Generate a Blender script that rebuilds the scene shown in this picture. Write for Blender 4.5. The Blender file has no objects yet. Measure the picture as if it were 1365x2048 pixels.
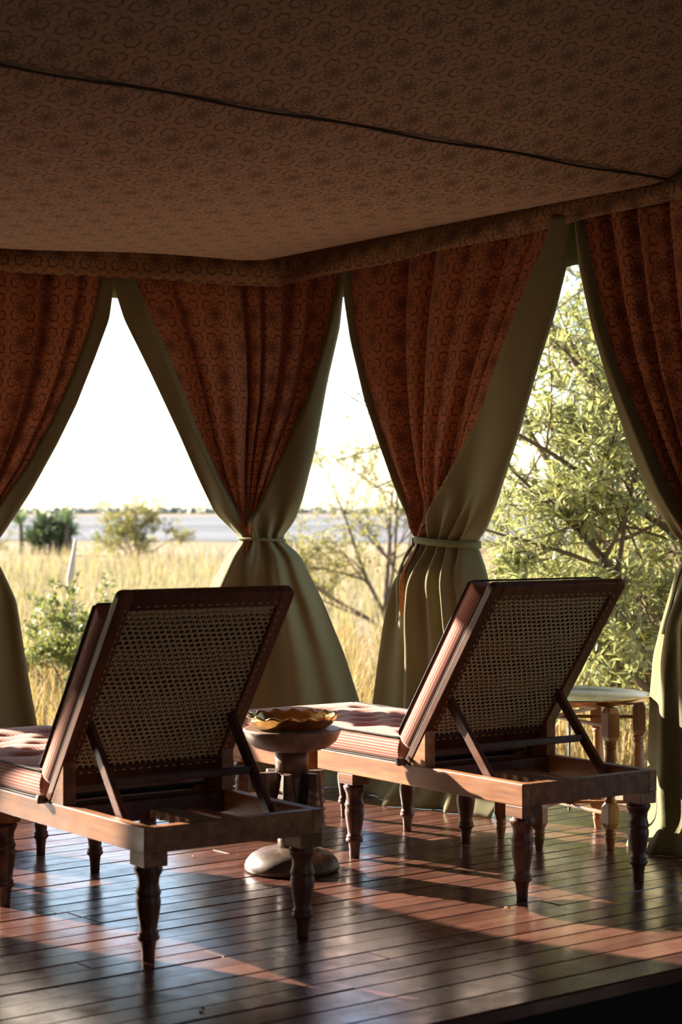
import bpy, math, random
import numpy as np
from mathutils import Matrix, Vector

S = bpy.context.scene
COL = S.collection
R = math.radians

# ------------------------------------------------------------------ camera
H = 1.2                                   # eye height above the deck
cam_d = bpy.data.cameras.new('camera'); cam = bpy.data.objects.new('camera', cam_d); COL.objects.link(cam)
cam.location = (0, 0, H); cam.rotation_euler = (R(90), 0, 0)
cam_d.sensor_fit = 'VERTICAL'; cam_d.sensor_height = 36; cam_d.lens = 3825 / 2048 * 36
cam_d.shift_y = -2 / 2048
cam_d.clip_end = 6000; cam_d.clip_start = .05
cam_d.dof.use_dof = True; cam_d.dof.focus_distance = 7.0; cam_d.dof.aperture_fstop = 4.2
S.camera = cam
S.view_settings.view_transform = 'Standard'; S.view_settings.look = 'None'
S.view_settings.gamma = 1.0; S.view_settings.use_curve_mapping = False
S.view_settings.exposure = 0.28

# ------------------------------------------------------------------ sky and sun
SUN_EL = 21.5; SUN_DIR = Vector((.81, -.587, 0)).normalized()      # travel direction of the light
w = bpy.data.worlds.new('World'); S.world = w; w.use_nodes = True
nt = w.node_tree; nt.nodes.clear()
sky = nt.nodes.new('ShaderNodeTexSky'); sky.sky_type = 'NISHITA'; sky.sun_disc = False
sky.sun_elevation = R(SUN_EL); sky.sun_rotation = math.atan2(-SUN_DIR.x, -SUN_DIR.y)
sky.air_density = 1.0; sky.dust_density = 1.6; sky.ozone_density = 1.0; sky.altitude = 900
bg = nt.nodes.new('ShaderNodeBackground'); bg.inputs[1].default_value = .30
wo = nt.nodes.new('ShaderNodeOutputWorld')
nt.links.new(sky.outputs[0], bg.inputs[0]); nt.links.new(bg.outputs[0], wo.inputs[0])
sd = bpy.data.lights.new('sun', 'SUN'); sd.energy = 22; sd.color = (1.0, .87, .71); sd.angle = R(.6)
so = bpy.data.objects.new('sun', sd); COL.objects.link(so)
tv = Vector((SUN_DIR.x * math.cos(R(SUN_EL)), SUN_DIR.y * math.cos(R(SUN_EL)), -math.sin(R(SUN_EL))))
so.rotation_euler = tv.to_track_quat('-Z', 'Y').to_euler(); so.location = (-8, 8, 9)

# ------------------------------------------------------------------ helpers
def tag(o, label=None, cat=None, group=None, kind=None):
    if label: o['label'] = label
    if cat: o['category'] = cat
    if group: o['group'] = group
    if kind: o['kind'] = kind
    return o
def empty(name, loc=(0, 0, 0), rz=0, **k):
    o = bpy.data.objects.new(name, None); COL.objects.link(o)
    o.location = loc; o.rotation_euler = (0, 0, rz); o.empty_display_size = .1
    return tag(o, **k)
def mesh_obj(name, verts, faces, mat, parent=None, smooth=True, uv=None, **k):
    me = bpy.data.meshes.new(name); me.from_pydata([tuple(v) for v in verts], [], faces); me.update()
    if uv is not None:
        l = me.uv_layers.new(name='UVMap')
        vi = np.zeros(len(me.loops), dtype=np.int32); me.loops.foreach_get('vertex_index', vi)
        l.data.foreach_set('uv', np.asarray(uv, dtype=np.float32)[vi].ravel())
    if smooth: me.polygons.foreach_set('use_smooth', [True] * len(me.polygons))
    if mat: me.materials.append(mat)
    o = bpy.data.objects.new(name, me); COL.objects.link(o)
    if parent: o.parent = parent
    return tag(o, **k)
class MB:
    def __init__(s): s.v = []; s.f = []
    def add(s, vs, fs):
        b = len(s.v); s.v += [tuple(v) for v in vs]; s.f += [tuple(b + i for i in f) for f in fs]
    def box(s, x0, x1, y0, y1, z0, z1, m=None):
        vs = [Vector(p) for p in ((x0,y0,z0),(x1,y0,z0),(x1,y1,z0),(x0,y1,z0),(x0,y0,z1),(x1,y0,z1),(x1,y1,z1),(x0,y1,z1))]
        if m is not None: vs = [m @ v for v in vs]
        s.add(vs, [(3,2,1,0),(4,5,6,7),(0,1,5,4),(1,2,6,5),(2,3,7,6),(3,0,4,7)])
    def bar(s, a, b, wx, wy, up=(0, 0, 1)):
        a = Vector(a); b = Vector(b); d = (b - a).normalized(); u = Vector(up)
        x = d.cross(u); x = x.normalized() if x.length > 1e-4 else Vector((1, 0, 0)); y = x.cross(d)
        vs = []
        for p in (a, b):
            for sx, sy in ((-1,-1),(1,-1),(1,1),(-1,1)): vs.append(p + x * sx * wx / 2 + y * sy * wy / 2)
        s.add(vs, [(3,2,1,0),(4,5,6,7),(0,1,5,4),(1,2,6,5),(2,3,7,6),(3,0,4,7)])
    def tube(s, pts, rad, n=6, cap=True, closed=False):
        P = [Vector(p) for p in pts]; m = len(P)
        if not hasattr(rad, '__len__'): rad = [rad] * m
        ref = Vector((.31, .17, .93)); vs = []
        for i in range(m):
            if closed: d = P[(i + 1) % m] - P[i - 1]
            else: d = P[min(i + 1, m - 1)] - P[max(i - 1, 0)]
            d = d.normalized() if d.length > 1e-9 else Vector((0, 0, 1))
            x = d.cross(ref)
            if x.length < .05: x = d.cross(Vector((1, 0, 0)))
            x.normalize(); y = d.cross(x)
            for k in range(n):
                a = 2 * math.pi * k / n; vs.append(P[i] + (x * math.cos(a) + y * math.sin(a)) * rad[i])
        fs = []
        for i in range(m if closed else m - 1):
            j = (i + 1) % m
            for k in range(n): fs.append((i*n+k, i*n+(k+1)%n, j*n+(k+1)%n, j*n+k))
        if cap and not closed: fs += [tuple(range(n - 1, -1, -1)), tuple(range((m-1)*n, m*n))]
        s.add(vs, fs)
    def lathe(s, prof, n=24, c=(0, 0), rfun=None, cap=True):
        vs = []
        for (r, z) in prof:
            for k in range(n):
                a = 2 * math.pi * k / n; q = rfun(a, r, z) if rfun else (r, z)
                vs.append((c[0] + q[0] * math.cos(a), c[1] + q[0] * math.sin(a), q[1]))
        fs = []; m = len(prof)
        for i in range(m - 1):
            for k in range(n): fs.append((i*n+k, i*n+(k+1)%n, (i+1)*n+(k+1)%n, (i+1)*n+k))
        if cap: fs += [tuple(range(n - 1, -1, -1)), tuple(range((m-1)*n, m*n))]
        s.add(vs, fs)
    def prism(s, poly, axis, a0, a1):
        n = len(poly); vs = []
        for a in (a0, a1):
            for (p, q) in poly: vs.append({'x': (a, p, q), 'y': (p, a, q), 'z': (p, q, a)}[axis])
        s.add(vs, [tuple(range(n - 1, -1, -1)), tuple(range(n, 2*n))] + [(i, (i+1) % n, n + (i+1) % n, n + i) for i in range(n)])
    def build(s, name, mat, parent=None, smooth=False, bevel=0, seg=2, **k):
        o = mesh_obj(name, s.v, s.f, mat, parent, smooth, **k)
        if bevel:
            b = o.modifiers.new('bevel', 'BEVEL'); b.width = bevel; b.segments = seg; b.limit_method = 'ANGLE'; b.angle_limit = R(40)
            b.harden_normals = False
        return o
def copy_tree(o, parent=None):
    c = o.copy(); COL.objects.link(c); c.parent = parent
    for ch in list(o.children): copy_tree(ch, c)
    return c
def fix_normals(o):
    import bmesh
    bm = bmesh.new(); bm.from_mesh(o.data); bmesh.ops.recalc_face_normals(bm, faces=bm.faces); bm.to_mesh(o.data); bm.free()

# ------------------------------------------------------------------ materials
class NT:
    def __init__(s, name):
        s.m = bpy.data.materials.new(name); s.m.use_nodes = True; s.t = s.m.node_tree
        s.b = s.t.nodes['Principled BSDF']
    def n(s, typ, **k):
        x = s.t.nodes.new('ShaderNode' + typ)
        for a, v in k.items(): setattr(x, a, v)
        return x
    def set(s, sock, v):
        if hasattr(v, 'is_output') or isinstance(v, bpy.types.NodeSocket): s.t.links.new(v, sock)
        else: sock.default_value = v
    def math(s, op, a, b=None, c=None, clamp=False):
        x = s.n('Math', operation=op, use_clamp=clamp); s.set(x.inputs[0], a)
        if b is not None: s.set(x.inputs[1], b)
        if c is not None: s.set(x.inputs[2], c)
        return x.outputs[0]
    def mix(s, f, a, b):
        x = s.n('Mix', data_type='RGBA'); s.set(x.inputs[0], f); s.set(x.inputs[6], a); s.set(x.inputs[7], b); return x.outputs[2]
    def ramp(s, f, stops):
        x = s.n('ValToRGB'); e = x.color_ramp.elements
        e[0].position, e[0].color = stops[0][0], stops[0][1]; e[1].position, e[1].color = stops[-1][0], stops[-1][1]
        for p, c in stops[1:-1]: q = e.new(p); q.color = c
        s.set(x.inputs[0], f); return x.outputs[0]
    def noise(s, vec, scale, detail=4, rough=.55, dim='3D'):
        x = s.n('TexNoise'); x.inputs['Scale'].default_value = scale; x.inputs['Detail'].default_value = detail; x.inputs['Roughness'].default_value = rough
        if vec is not None: s.set(x.inputs['Vector'], vec)
        return x.outputs[0]
    def mapping(s, vec, scale=(1,1,1), rot=(0,0,0), loc=(0,0,0)):
        x = s.n('Mapping'); s.set(x.inputs[0], vec); x.inputs[1].default_value = loc; x.inputs[2].default_value = rot; x.inputs[3].default_value = scale; return x.outputs[0]
    def bump(s, h, strength=.3, dist=.01):
        x = s.n('Bump'); x.inputs[0].default_value = strength; x.inputs[1].default_value = dist; s.set(x.inputs['Height'], h); s.t.links.new(x.outputs[0], s.b.inputs['Normal'])
    def base(s, c): s.set(s.b.inputs['Base Color'], c)
    def rough(s, v): s.set(s.b.inputs['Roughness'], v)
def c4(r, g, b): return (r, g, b, 1)

def wood_mat(name, dark, mid, light, scale=1., rough=(.3, .5), coat=.15, world=False, rot=0, axis=1):
    m = NT(name); tc = m.n('TexCoord'); oi = m.n('ObjectInfo')
    src = m.n('NewGeometry').outputs['Position'] if world else tc.outputs['Object']
    off = m.n('Combine' + 'XYZ'); rnd = m.math('MULTIPLY', oi.outputs['Random'], 37.0)
    for i in range(3): m.set(off.inputs[i], rnd)
    va = m.n('VectorMath', operation='ADD')
    if world:
        mp = m.mapping(src, rot=(0, 0, rot)); m.set(va.inputs[0], mp)
    else: m.set(va.inputs[0], src)
    m.set(va.inputs[1], off.outputs[0])
    sc = [22, 22, 22]; sc[axis] = 1.6
    v = m.mapping(va.outputs[0], scale=tuple(x * scale for x in sc))
    g = m.noise(v, 1.4, 6, .65); g2 = m.noise(v, 7, 3, .6)
    big = m.noise(va.outputs[0], 3.0, 2)
    f = m.math('ADD', m.math('MULTIPLY', g, .75), m.math('MULTIPLY', g2, .25))
    f = m.math('ADD', f, m.math('MULTIPLY', m.math('SUBTRACT', oi.outputs['Random'], .5), .22))
    f = m.math('ADD', f, m.math('MULTIPLY', m.math('SUBTRACT', big, .5), .35))
    m.base(m.ramp(f, [(.3, c4(*dark)), (.52, c4(*mid)), (.75, c4(*light))]))
    rv = m.n('MapRange'); m.set(rv.inputs[0], m.noise(va.outputs[0], 9, 5)); rv.inputs[1].default_value = .3; rv.inputs[2].default_value = .7
    rv.inputs[3].default_value = rough[0]; rv.inputs[4].default_value = rough[1]
    m.rough(rv.outputs[0]); m.b.inputs['Coat Weight'].default_value = coat; m.b.inputs['Coat Roughness'].default_value = .25
    m.bump(f, .12, .002)
    return m.m

M = {}
M['teak'] = wood_mat('lounger_wood', (.095, .03, .010), (.26, .10, .036), (.45, .21, .085), .9, (.42, .6), .0)
M['shaded_wood'] = wood_mat('shaded_lounger_wood', (.04, .011, .006), (.10, .03, .014), (.19, .066, .03), .9, (.34, .5), .0)  # darker copy of the lounger wood; backrest shade put into its colour
M['leg'] = wood_mat('leg_wood', (.04, .012, .007), (.095, .032, .015), (.18, .068, .031), 1., (.36, .5), .0, axis=2)
M['pine'] = wood_mat('stand_wood', (.18, .07, .022), (.32, .14, .045), (.44, .22, .08), 1., (.32, .5), .2, axis=2)
M['pale_wood'] = wood_mat('slat_wood', (.22, .13, .08), (.34, .22, .14), (.45, .32, .22), 1., (.5, .7), 0)
M['carved'] = wood_mat('carved_wood', (.05, .027, .017), (.11, .062, .038), (.23, .14, .088), .8, (.38, .58), .1, axis=2)
M['deck'] = wood_mat('deck_wood', (.058, .024, .017), (.125, .053, .036), (.215, .10, .07), .55, (.12, .36), .45, world=True, rot=-math.atan2(.625, .78), axis=0)

def print_mat(name, ground, line, tint=None, rough=.85, pitch=.1435):
    """block-printed cotton: ringed flowers on a square grid with scrolls between; UVs are in metres"""
    m = NT(name); uv = m.n('TexCoord').outputs['UV']; sp = m.n('SeparateXYZ'); m.set(sp.inputs[0], uv)
    ux = m.math('DIVIDE', sp.outputs[0], pitch); uy = m.math('DIVIDE', sp.outputs[1], pitch)
    def cell(x, o): return m.math('SUBTRACT', m.math('FRACT', m.math('ADD', x, o)), .5)
    cx, cy = cell(ux, 0), cell(uy, 0)
    gx, gy = m.math('ABSOLUTE', cell(ux, .5)), m.math('ABSOLUTE', cell(uy, .5))
    def length(a, b): return m.math('SQRT', m.math('ADD', m.math('MULTIPLY', a, a), m.math('MULTIPLY', b, b)))
    def line_at(d, wd): return m.math('SUBTRACT', 1.0, m.math('DIVIDE', m.math('SUBTRACT', m.math('ABSOLUTE', d), wd * .6), wd * .8), clamp=True)
    def circ(x, y, px, py, r, wd): return line_at(m.math('SUBTRACT', length(m.math('SUBTRACT', x, px), m.math('SUBTRACT', y, py)), r), wd)
    r = length(cx, cy); th = m.math('ARCTAN2', cy, cx)
    ring = line_at(m.math('SUBTRACT', r, .318), .016)
    t10 = m.math('MULTIPLY', th, 10.0)
    Rr = m.math('ADD', .162, m.math('MULTIPLY', m.math('COSINE', t10), .074))
    slope = m.math('DIVIDE', m.math('MULTIPLY', m.math('SINE', t10), .72), m.math('MAXIMUM', r, .05))
    dist = m.math('DIVIDE', m.math('SUBTRACT', r, Rr), m.math('SQRT', m.math('ADD', 1.0, m.math('MULTIPLY', slope, slope))))
    petal = line_at(dist, .0145)
    core = line_at(m.math('SUBTRACT', r, .036), .010)
    dark = m.math('MAXIMUM', petal, core)
    # scrolls, symmetric about each diagonal of the grid corner
    s = m.math('MULTIPLY', m.math('ADD', gx, gy), .7071); t = m.math('ABSOLUTE', m.math('MULTIPLY', m.math('SUBTRACT', gx, gy), .7071))
    arc = m.math('MULTIPLY', circ(s, t, .265, 0., .072, .016), m.math('LESS_THAN', s, .27))
    curl1 = m.math('MULTIPLY', circ(s, t, .262, .106, .034, .015), m.math('GREATER_THAN', m.math('SUBTRACT', t, m.math('MULTIPLY', s, .35)), -.005))
    curl2 = m.math('MULTIPLY', circ(s, t, .338, .128, .040, .015), m.math('GREATER_THAN', t, .118))
    stem = m.math('MULTIPLY', line_at(t, .013), m.math('MULTIPLY', m.math('GREATER_THAN', s, .12), m.math('LESS_THAN', s, .195)))
    for q in (arc, curl1, curl2, stem): dark = m.math('MAXIMUM', dark, q)
    rg = length(gx, gy)
    soft = m.math('MAXIMUM', line_at(m.math('SUBTRACT', rg, .055), .014), line_at(m.math('SUBTRACT', rg, .02), .01))
    ex = m.math('MINIMUM', length(m.math('SUBTRACT', gx, .5), gy), length(gx, m.math('SUBTRACT', gy, .5)))
    soft = m.math('MAXIMUM', soft, line_at(m.math('SUBTRACT', ex, .035), .018))
    nz = m.noise(m.mapping(uv, scale=(900, 900, 1)), 1.0, 1); cloud = m.noise(uv, 2.5, 3)
    g = m.mix(m.math('MULTIPLY', cloud, .5), c4(*ground), c4(*[x * .72 for x in ground]))
    g = m.mix(m.math('MULTIPLY', m.math('SUBTRACT', nz, .35), .5, clamp=True), g, c4(*[x * .6 for x in ground]))
    g = m.mix(m.math('MULTIPLY', soft, .8), g, c4(*[(a * .4 + b * .6) for a, b in zip(ground, line)]))
    g = m.mix(m.math('MULTIPLY', ring, .75), g, c4(*[(a * .25 + b * .75) for a, b in zip(ground, line)]))
    g = m.mix(m.math('MULTIPLY', dark, .9), g, c4(*line))
    m.base(g); m.rough(rough); m.b.inputs['Sheen Weight'].default_value = .08; m.b.inputs['Specular IOR Level'].default_value = .2
    return m.m
M['print_ceiling'] = print_mat('printed_ceiling_cloth', (.37, .235, .15), (.06, .034, .025))
M['print_valance'] = print_mat('printed_valance_cloth', (.31, .18, .085), (.05, .026, .018))
M['print_curtain'] = print_mat('printed_curtain_cloth', (.42, .155, .066), (.045, .017, .014))

def cloth_mat(name, col, var=.25, weave=1400, rough=.9):
    m = NT(name); tc = m.n('TexCoord'); p = tc.outputs['Object']
    n1 = m.noise(p, 3.2, 4); n2 = m.noise(p, 160, 2)
    g = m.mix(n1, c4(*[x * (1 - var) for x in col]), c4(*[x * (1 + var) for x in col]))
    m.base(g); m.rough(rough); m.bump(m.math('ADD', m.math('MULTIPLY', n2, .3), m.noise(p, 14, 3)), .25, .006)
    m.b.inputs['Sheen Weight'].default_value = .1; m.b.inputs['Specular IOR Level'].default_value = .2
    return m.m
M['canvas'] = cloth_mat('green_canvas', (.19, .178, .088), .12)
M['strap'] = cloth_mat('green_webbing', (.17, .18, .09), .1)
M['canvas_dark'] = cloth_mat('tent_canvas', (.055, .04, .028), .1)

def stripe_mat():
    m = NT('striped_ticking'); uv = m.n('TexCoord').outputs['UV']; sp = m.n('SeparateXYZ'); m.set(sp.inputs[0], uv)
    x = m.math('SINE', m.math('MULTIPLY', sp.outputs[0], 2 * math.pi / .0098))
    f = m.math('MULTIPLY_ADD', x, 1.3, .4, clamp=True)
    n = m.noise(m.n('TexCoord').outputs['Object'], 9, 3)
    pale = m.mix(n, c4(.50, .335, .265), c4(.58, .40, .32)); red = m.mix(n, c4(.36, .065, .04), c4(.43, .09, .058))
    m.base(m.mix(f, red, pale)); m.rough(.85); m.b.inputs['Sheen Weight'].default_value = .15; m.b.inputs['Specular IOR Level'].default_value = .2
    return m.m
M['ticking'] = stripe_mat()
def plain(name, col, rough=.6, metal=0, spec=.5, coat=0, var=0, vs=20):
    m = NT(name)
    if var:
        n = m.noise(m.n('TexCoord').outputs['Object'], vs, 4); m.base(m.mix(n, c4(*[x * (1 - var) for x in col]), c4(*[x * (1 + var) for x in col])))
    else: m.base(c4(*col))
    m.rough(rough); m.b.inputs['Metallic'].default_value = metal; m.b.inputs['Specular IOR Level'].default_value = spec; m.b.inputs['Coat Weight'].default_value = coat
    return m.m
M['piping'] = plain('dark_piping', (.022, .018, .016), .8)
M['shaded_underside'] = plain('ticking_in_shade', (.05, .028, .02), .95)  # dark tone stands for the shade behind the cane, painted onto the ticking
M['cane'] = plain('woven_cane', (.56, .39, .21), .55, var=.3, vs=60)
M['peg'] = plain('worn_peg', (.16, .11, .08), .6, var=.3, vs=40)
M['rope'] = plain('seam_cord', (.035, .02, .014), .9)
M['metal'] = plain('dull_metal', (.45, .42, .36), .4, 1)
def brass_mat(name, col, r0, r1):
    m = NT(name); n = m.noise(m.n('TexCoord').outputs['Object'], 26, 4)
    m.base(m.mix(n, c4(*col), c4(col[0] * .7, col[1] * .62, col[2] * .5)))
    rv = m.n('MapRange'); m.set(rv.inputs[0], n); rv.inputs[1].default_value = .35; rv.inputs[2].default_value = .7; rv.inputs[3].default_value = r0; rv.inputs[4].default_value = r1
    m.rough(rv.outputs[0]); m.b.inputs['Metallic'].default_value = 1; m.bump(m.noise(m.n('TexCoord').outputs['Object'], 55, 2), .1, .003)
    return m.m
M['brass'] = brass_mat('polished_brass', (.86, .60, .22), .1, .24)
M['brass_tray'] = brass_mat('pale_brass', (.70, .52, .24), .12, .26)
M['slate'] = plain('dark_slate', (.07, .08, .085), .65, var=.5, vs=30)

# ------------------------------------------------------------------ plan of the place (metres, z = 0 is the deck)
CORNER = np.array([-.238, 8.72]); DB = np.array([.604, -.797]); DA = np.array([-.927, -.375])
NB = np.array([-.797, -.604]); NA = np.array([.375, -.927])         # pointing into the tent
OD = np.array([.2316, 4.497]); E1 = np.array([.78, .625]); E2 = np.array([-.625, .78])   # deck edge, board direction, away
GROUND_Z = -.42

# ------------------------------------------------------------------ floor: deck boards, one object each
rng = random.Random(4)
fv = []
def deck_pt(t, v, z): p = OD + E1 * t + E2 * v; return (p[0], p[1], z)
mb = MB()
poly = [(-6.2, .02), (2.78, .02), (2.78, 4.1), (2.27, 4.22), (-4.3, 6.15), (-6.2, 6.15)]
vs = [deck_pt(t, v, z) for z in (-.16, -.03) for t, v in poly]; n = len(poly)
mb.add(vs, [tuple(range(n - 1, -1, -1)), tuple(range(n, 2 * n))] + [(i, (i + 1) % n, n + (i + 1) % n, n + i) for i in range(n)])
floor = mb.build('floor', plain('deck_joists', (.02, .012, .009), .9), None, kind='structure', label='dark varnished timber deck laid with long boards')
fascia = MB(); fascia.box(-6.2, 2.8, -.004, .02, -.035, -.006, Matrix.Translation((OD[0], OD[1], 0)) @ Matrix.Rotation(math.atan2(E1[1], E1[0]), 4, 'Z'))
fascia.build('edge_board', M['deck'], floor)
riser = MB(); riser.box(-6.2, 2.8, .03, .06, -.36, -.035, Matrix.Translation((OD[0], OD[1], 0)) @ Matrix.Rotation(math.atan2(E1[1], E1[0]), 4, 'Z'))
riser.build('step_riser', M['slate'], floor)
pm = MB(); hx, c = .5, .02                                             # shared board: a box with softened top edges
pm.add([(-.5,-.5,-1),(.5,-.5,-1),(.5,.5,-1),(-.5,.5,-1),(-.5,-.5,-.12),(.5,-.5,-.12),(.5,.5,-.12),(-.5,.5,-.12),
        (-.4994,-.475,0),(.4994,-.475,0),(.4994,.475,0),(-.4994,.475,0)],
       [(3,2,1,0),(0,1,5,4),(1,2,6,5),(2,3,7,6),(3,0,4,7),(4,5,9,8),(5,6,10,9),(6,7,11,10),(7,4,8,11),(8,9,10,11)])
bme = bpy.data.meshes.new('deck_board'); bme.from_pydata(pm.v, [], pm.f); bme.materials.append(M['deck'])
widths = [.118, .127, .122, .092, .097, .1, .104]
v = 0.; row = 0; ang = math.atan2(E1[1], E1[0])
while v < 6.05:
    wd = widths[row] if row < len(widths) else rng.uniform(.085, .112)
    tend = 2.8 if v < 4.05 else 2.3 - (v - 4.05) / .282 * .957
    t = -6.2 - rng.uniform(0, 1.5); cuts = []
    while t < tend:
        L = rng.uniform(1.5, 3.1); a, b = max(t, -6.2), min(t + L, tend)
        if tend - b < .35: b = tend
        if b - a > .1:
            o = bpy.data.objects.new('deck_board', bme); COL.objects.link(o); o.parent = floor
            p = OD + E1 * (a + b) / 2 + E2 * (v + wd / 2)
            o.location = (p[0], p[1], rng.uniform(-.0018, .0004)); o.rotation_euler = (rng.uniform(-.004, .004), 0, ang)
            o.scale = (b - a - .0025, wd - rng.choice((.0035, .0035, .005, .0075)), .03)
        if b >= tend: break
        t += L
    v += wd; row += 1
# dark stone floor of the room behind the deck edge, where the camera stands
mb = MB(); mb.add([(-7.5, -3, -.36), (8.5, -3, -.36), (8.5, 9, -.36), (3.2, 7.2, -.36), (-5.2, .8, -.36), (-7.5, .8, -.36)], [(0, 1, 2, 3, 4, 5)])
mb.build('floor_stone', M['slate'], None, kind='structure', label='dark grey stone floor below the deck edge')

# ------------------------------------------------------------------ ceiling cloth
BASE = H + 1.17
SEAM0 = np.array([1.217, 6.85]); SD = np.array([-.76, -.65]); SN = np.array([-.65, .76])
def sag(q, d):
    f = .27 * (1 - math.exp(-max(q, 0) / .6)) + 1e-5; g = .27 * (1 - math.exp(-max(d, 0) / 1.0)) + 1e-5
    return (f ** -4 + g ** -4) ** -.25
vs, uv, fs = [], [], []
NR, NQ = 70, 46
for i in range(NR + 1):
    r = -.03 + 7.6 * (i / NR) ** 1.25; s0 = SEAM0 + SD * r; w0 = CORNER + DA * r
    for j in range(NQ + 1):
        t = j / NQ; p = s0 * (1 - t) + w0 * t
        q = (p - SEAM0) @ SN; dA = (p - CORNER) @ NA; dB = (p - CORNER) @ NB
        wob = .006 * math.sin(p[0] * 5.1 + p[1] * 2.3) * min(1, 4 * max(0, min(q, dA, dB)))
        z = BASE + .012 * (1 - t) - max(0, sag(q, min(dA, dB))) + wob
        vs.append((p[0], p[1], z)); uv.append(((p - SEAM0) @ SD, q * 1.02))
for i in range(NR):
    for j in range(NQ): a = i * (NQ + 1) + j; fs.append((a, a + 1, a + NQ + 2, a + NQ + 1))
ceil = mesh_obj('ceiling', vs, fs, M['print_ceiling'], uv=uv, kind='structure', label='sagging printed cotton ceiling of the tent')
vs, uv, fs = [], [], []
NR2, NQ2 = 50, 30
for i in range(NR2 + 1):
    r = -4.2 + 12 * i / NR2
    for j in range(NQ2 + 1):
        q = .02 - 7.6 * j / NQ2; p = SEAM0 + SD * r + SN * q
        z = BASE + .012 + .467 * min(-q, 3.6) - .03 * math.sin(min(1, max(0, -q / 3.6)) * math.pi)
        vs.append((p[0], p[1], z)); uv.append((r, q * 1.104))
for i in range(NR2):
    for j in range(NQ2): a = i * (NQ2 + 1) + j; fs.append((a, a + NQ2 + 1, a + NQ2 + 2, a + 1))
mesh_obj('roof_slope', vs, fs, M['print_ceiling'], ceil, uv=uv, label='rising printed roof slope beyond the seam')
mb = MB(); mb.tube([(*(SEAM0 + SD * r), BASE + .006 + .004 * math.sin(r * 9)) for r in np.linspace(-.05, 7.5, 60)], .0045, 6)
mb.build('ceiling_seam', M['rope'], ceil, True)

# unseen fly sheet, added to shade the outer flap, overhanging the curtain walls a little
OUT = .27
cA, cB = CORNER - NA * OUT, CORNER - NB * OUT; far_l = CORNER + DA * 7.6 - NA * OUT; far_r = CORNER + DB * 2.6 - NB * OUT
cc = cA + (cB - cA) / 2 - (NA + NB) * .06
fp = [far_l, cA, cc, cB, far_r, SEAM0 + SD * .2, SEAM0 + SD * 7.4]
mb = MB(); n = len(fp); vs = [(p[0], p[1], z) for z in (2.455, 2.462) for p in fp]
mb.add(vs, [tuple(range(n - 1, -1, -1)), tuple(range(n, 2 * n))] + [(i, (i + 1) % n, n + (i + 1) % n, n + i) for i in range(n)])
mb.build('added_fly_sheet', M['canvas'], ceil)

# closed canvas walls of the room behind the camera
def wall(name, pts, z0, z1, mat, label, th=.03):
    mb = MB()
    for (a, b) in zip(pts[:-1], pts[1:]):
        a = np.array(a); b = np.array(b); d = (b - a) / np.linalg.norm(b - a); nn = np.array([-d[1], d[0]]) * th / 2
        vs = [(*(a - nn), z0), (*(b - nn), z0), (*(b + nn), z0), (*(a + nn), z0), (*(a - nn), z1), (*(b - nn), z1), (*(b + nn), z1), (*(a + nn), z1)]
        mb.add(vs, [(3,2,1,0),(4,5,6,7),(0,1,5,4),(1,2,6,5),(2,3,7,6),(3,0,4,7)])
    return mb.build(name, mat, None, kind='structure', label=label)
wb = lambda u: tuple(CORNER + DB * u)
wall('wall_right', [wb(3.45), wb(10.5)], -.4, 5, M['canvas_dark'], 'closed canvas side wall of the tent')
wall('wall_gable', [tuple(CORNER + DB * 2.45 - NB * .05), tuple(CORNER + DB * 3.45 - NB * .05)], 2.3, 5, M['canvas_dark'], 'canvas gable above the side curtains')
wall('wall_back', [(-7.3, -2.8), (7.3, -2.8)], -.4, 5, M['canvas_dark'], 'canvas back wall of the tent')
wall('wall_left', [tuple(CORNER + DA * 7.55), (-7.3, 5.0), (-7.3, -2.8)], -.4, 5, M['canvas_dark'], 'closed canvas wall at the far side')

# ------------------------------------------------------------------ valance along both curtain walls
def path_pt(k):
    """k < 0 along the open front wall, k > 0 along the side wall, rounded at the corner; returns point, inward normal"""
    rad = .10
    if k < -rad: return CORNER + DA * -k, NA
    if k > rad: return CORNER + DB * k, NB
    t = (k + rad) / (2 * rad); a = CORNER + DA * rad; b = CORNER + DB * rad
    p = a * (1 - t) ** 2 + 2 * CORNER * t * (1 - t) + b * t * t
    n_ = NA * (1 - t) + NB * t; return p, n_ / np.linalg.norm(n_)
def smooth(a, k=2, it=1):
    a = np.asarray(a, float)
    for _ in range(it):
        pd = np.pad(a, k, mode='edge'); a = sum(pd[i:i + len(a)] for i in range(2 * k + 1)) / (2 * k + 1)
    return a
def valance(name, k0, k1, off, top, bot, mat, parent=None, seed=1, lean=.05, thick=.004, **kw):
    rg = np.random.RandomState(seed); n = int((k1 - k0) / .03); ks = np.linspace(k0, k1, n)
    wob = smooth(rg.normal(0, 1, n), 6, 2) * 3
    vs, uv, fs = [], [], []; m = 9
    for i, k in enumerate(ks):
        p, nn = path_pt(k); zt, zb = top(k), bot(k)
        for j in range(m):
            t = j / (m - 1); z = zt + (zb - zt) * t
            d = off + lean * math.sin(t * 2.2) + .016 * wob[i] * t + .012 * math.sin(t * 6 + k * 7) * t
            q = p + nn * d; vs.append((q[0], q[1], z)); uv.append((k, z + .058))
    for i in range(n - 1):
        for j in range(m - 1): a = i * m + j; fs.append((a, a + m, a + m + 1, a + 1))
    o = mesh_obj(name, vs, fs, mat, parent, uv=uv, **kw)
    s = o.modifiers.new('s', 'SOLIDIFY'); s.thickness = thick
    return o
tri = lambda xs, ys: (lambda k: float(np.interp(k, xs, ys)))
vt = tri([-7.5, -1.33, -.66, -.24, 0, .24, .46, .8, 1.4, 2.0, 2.4, 3.5], [2.40, 2.40, 2.41, 2.415, 2.42, 2.41, 2.40, 2.395, 2.395, 2.41, 2.42, 2.42])
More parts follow.
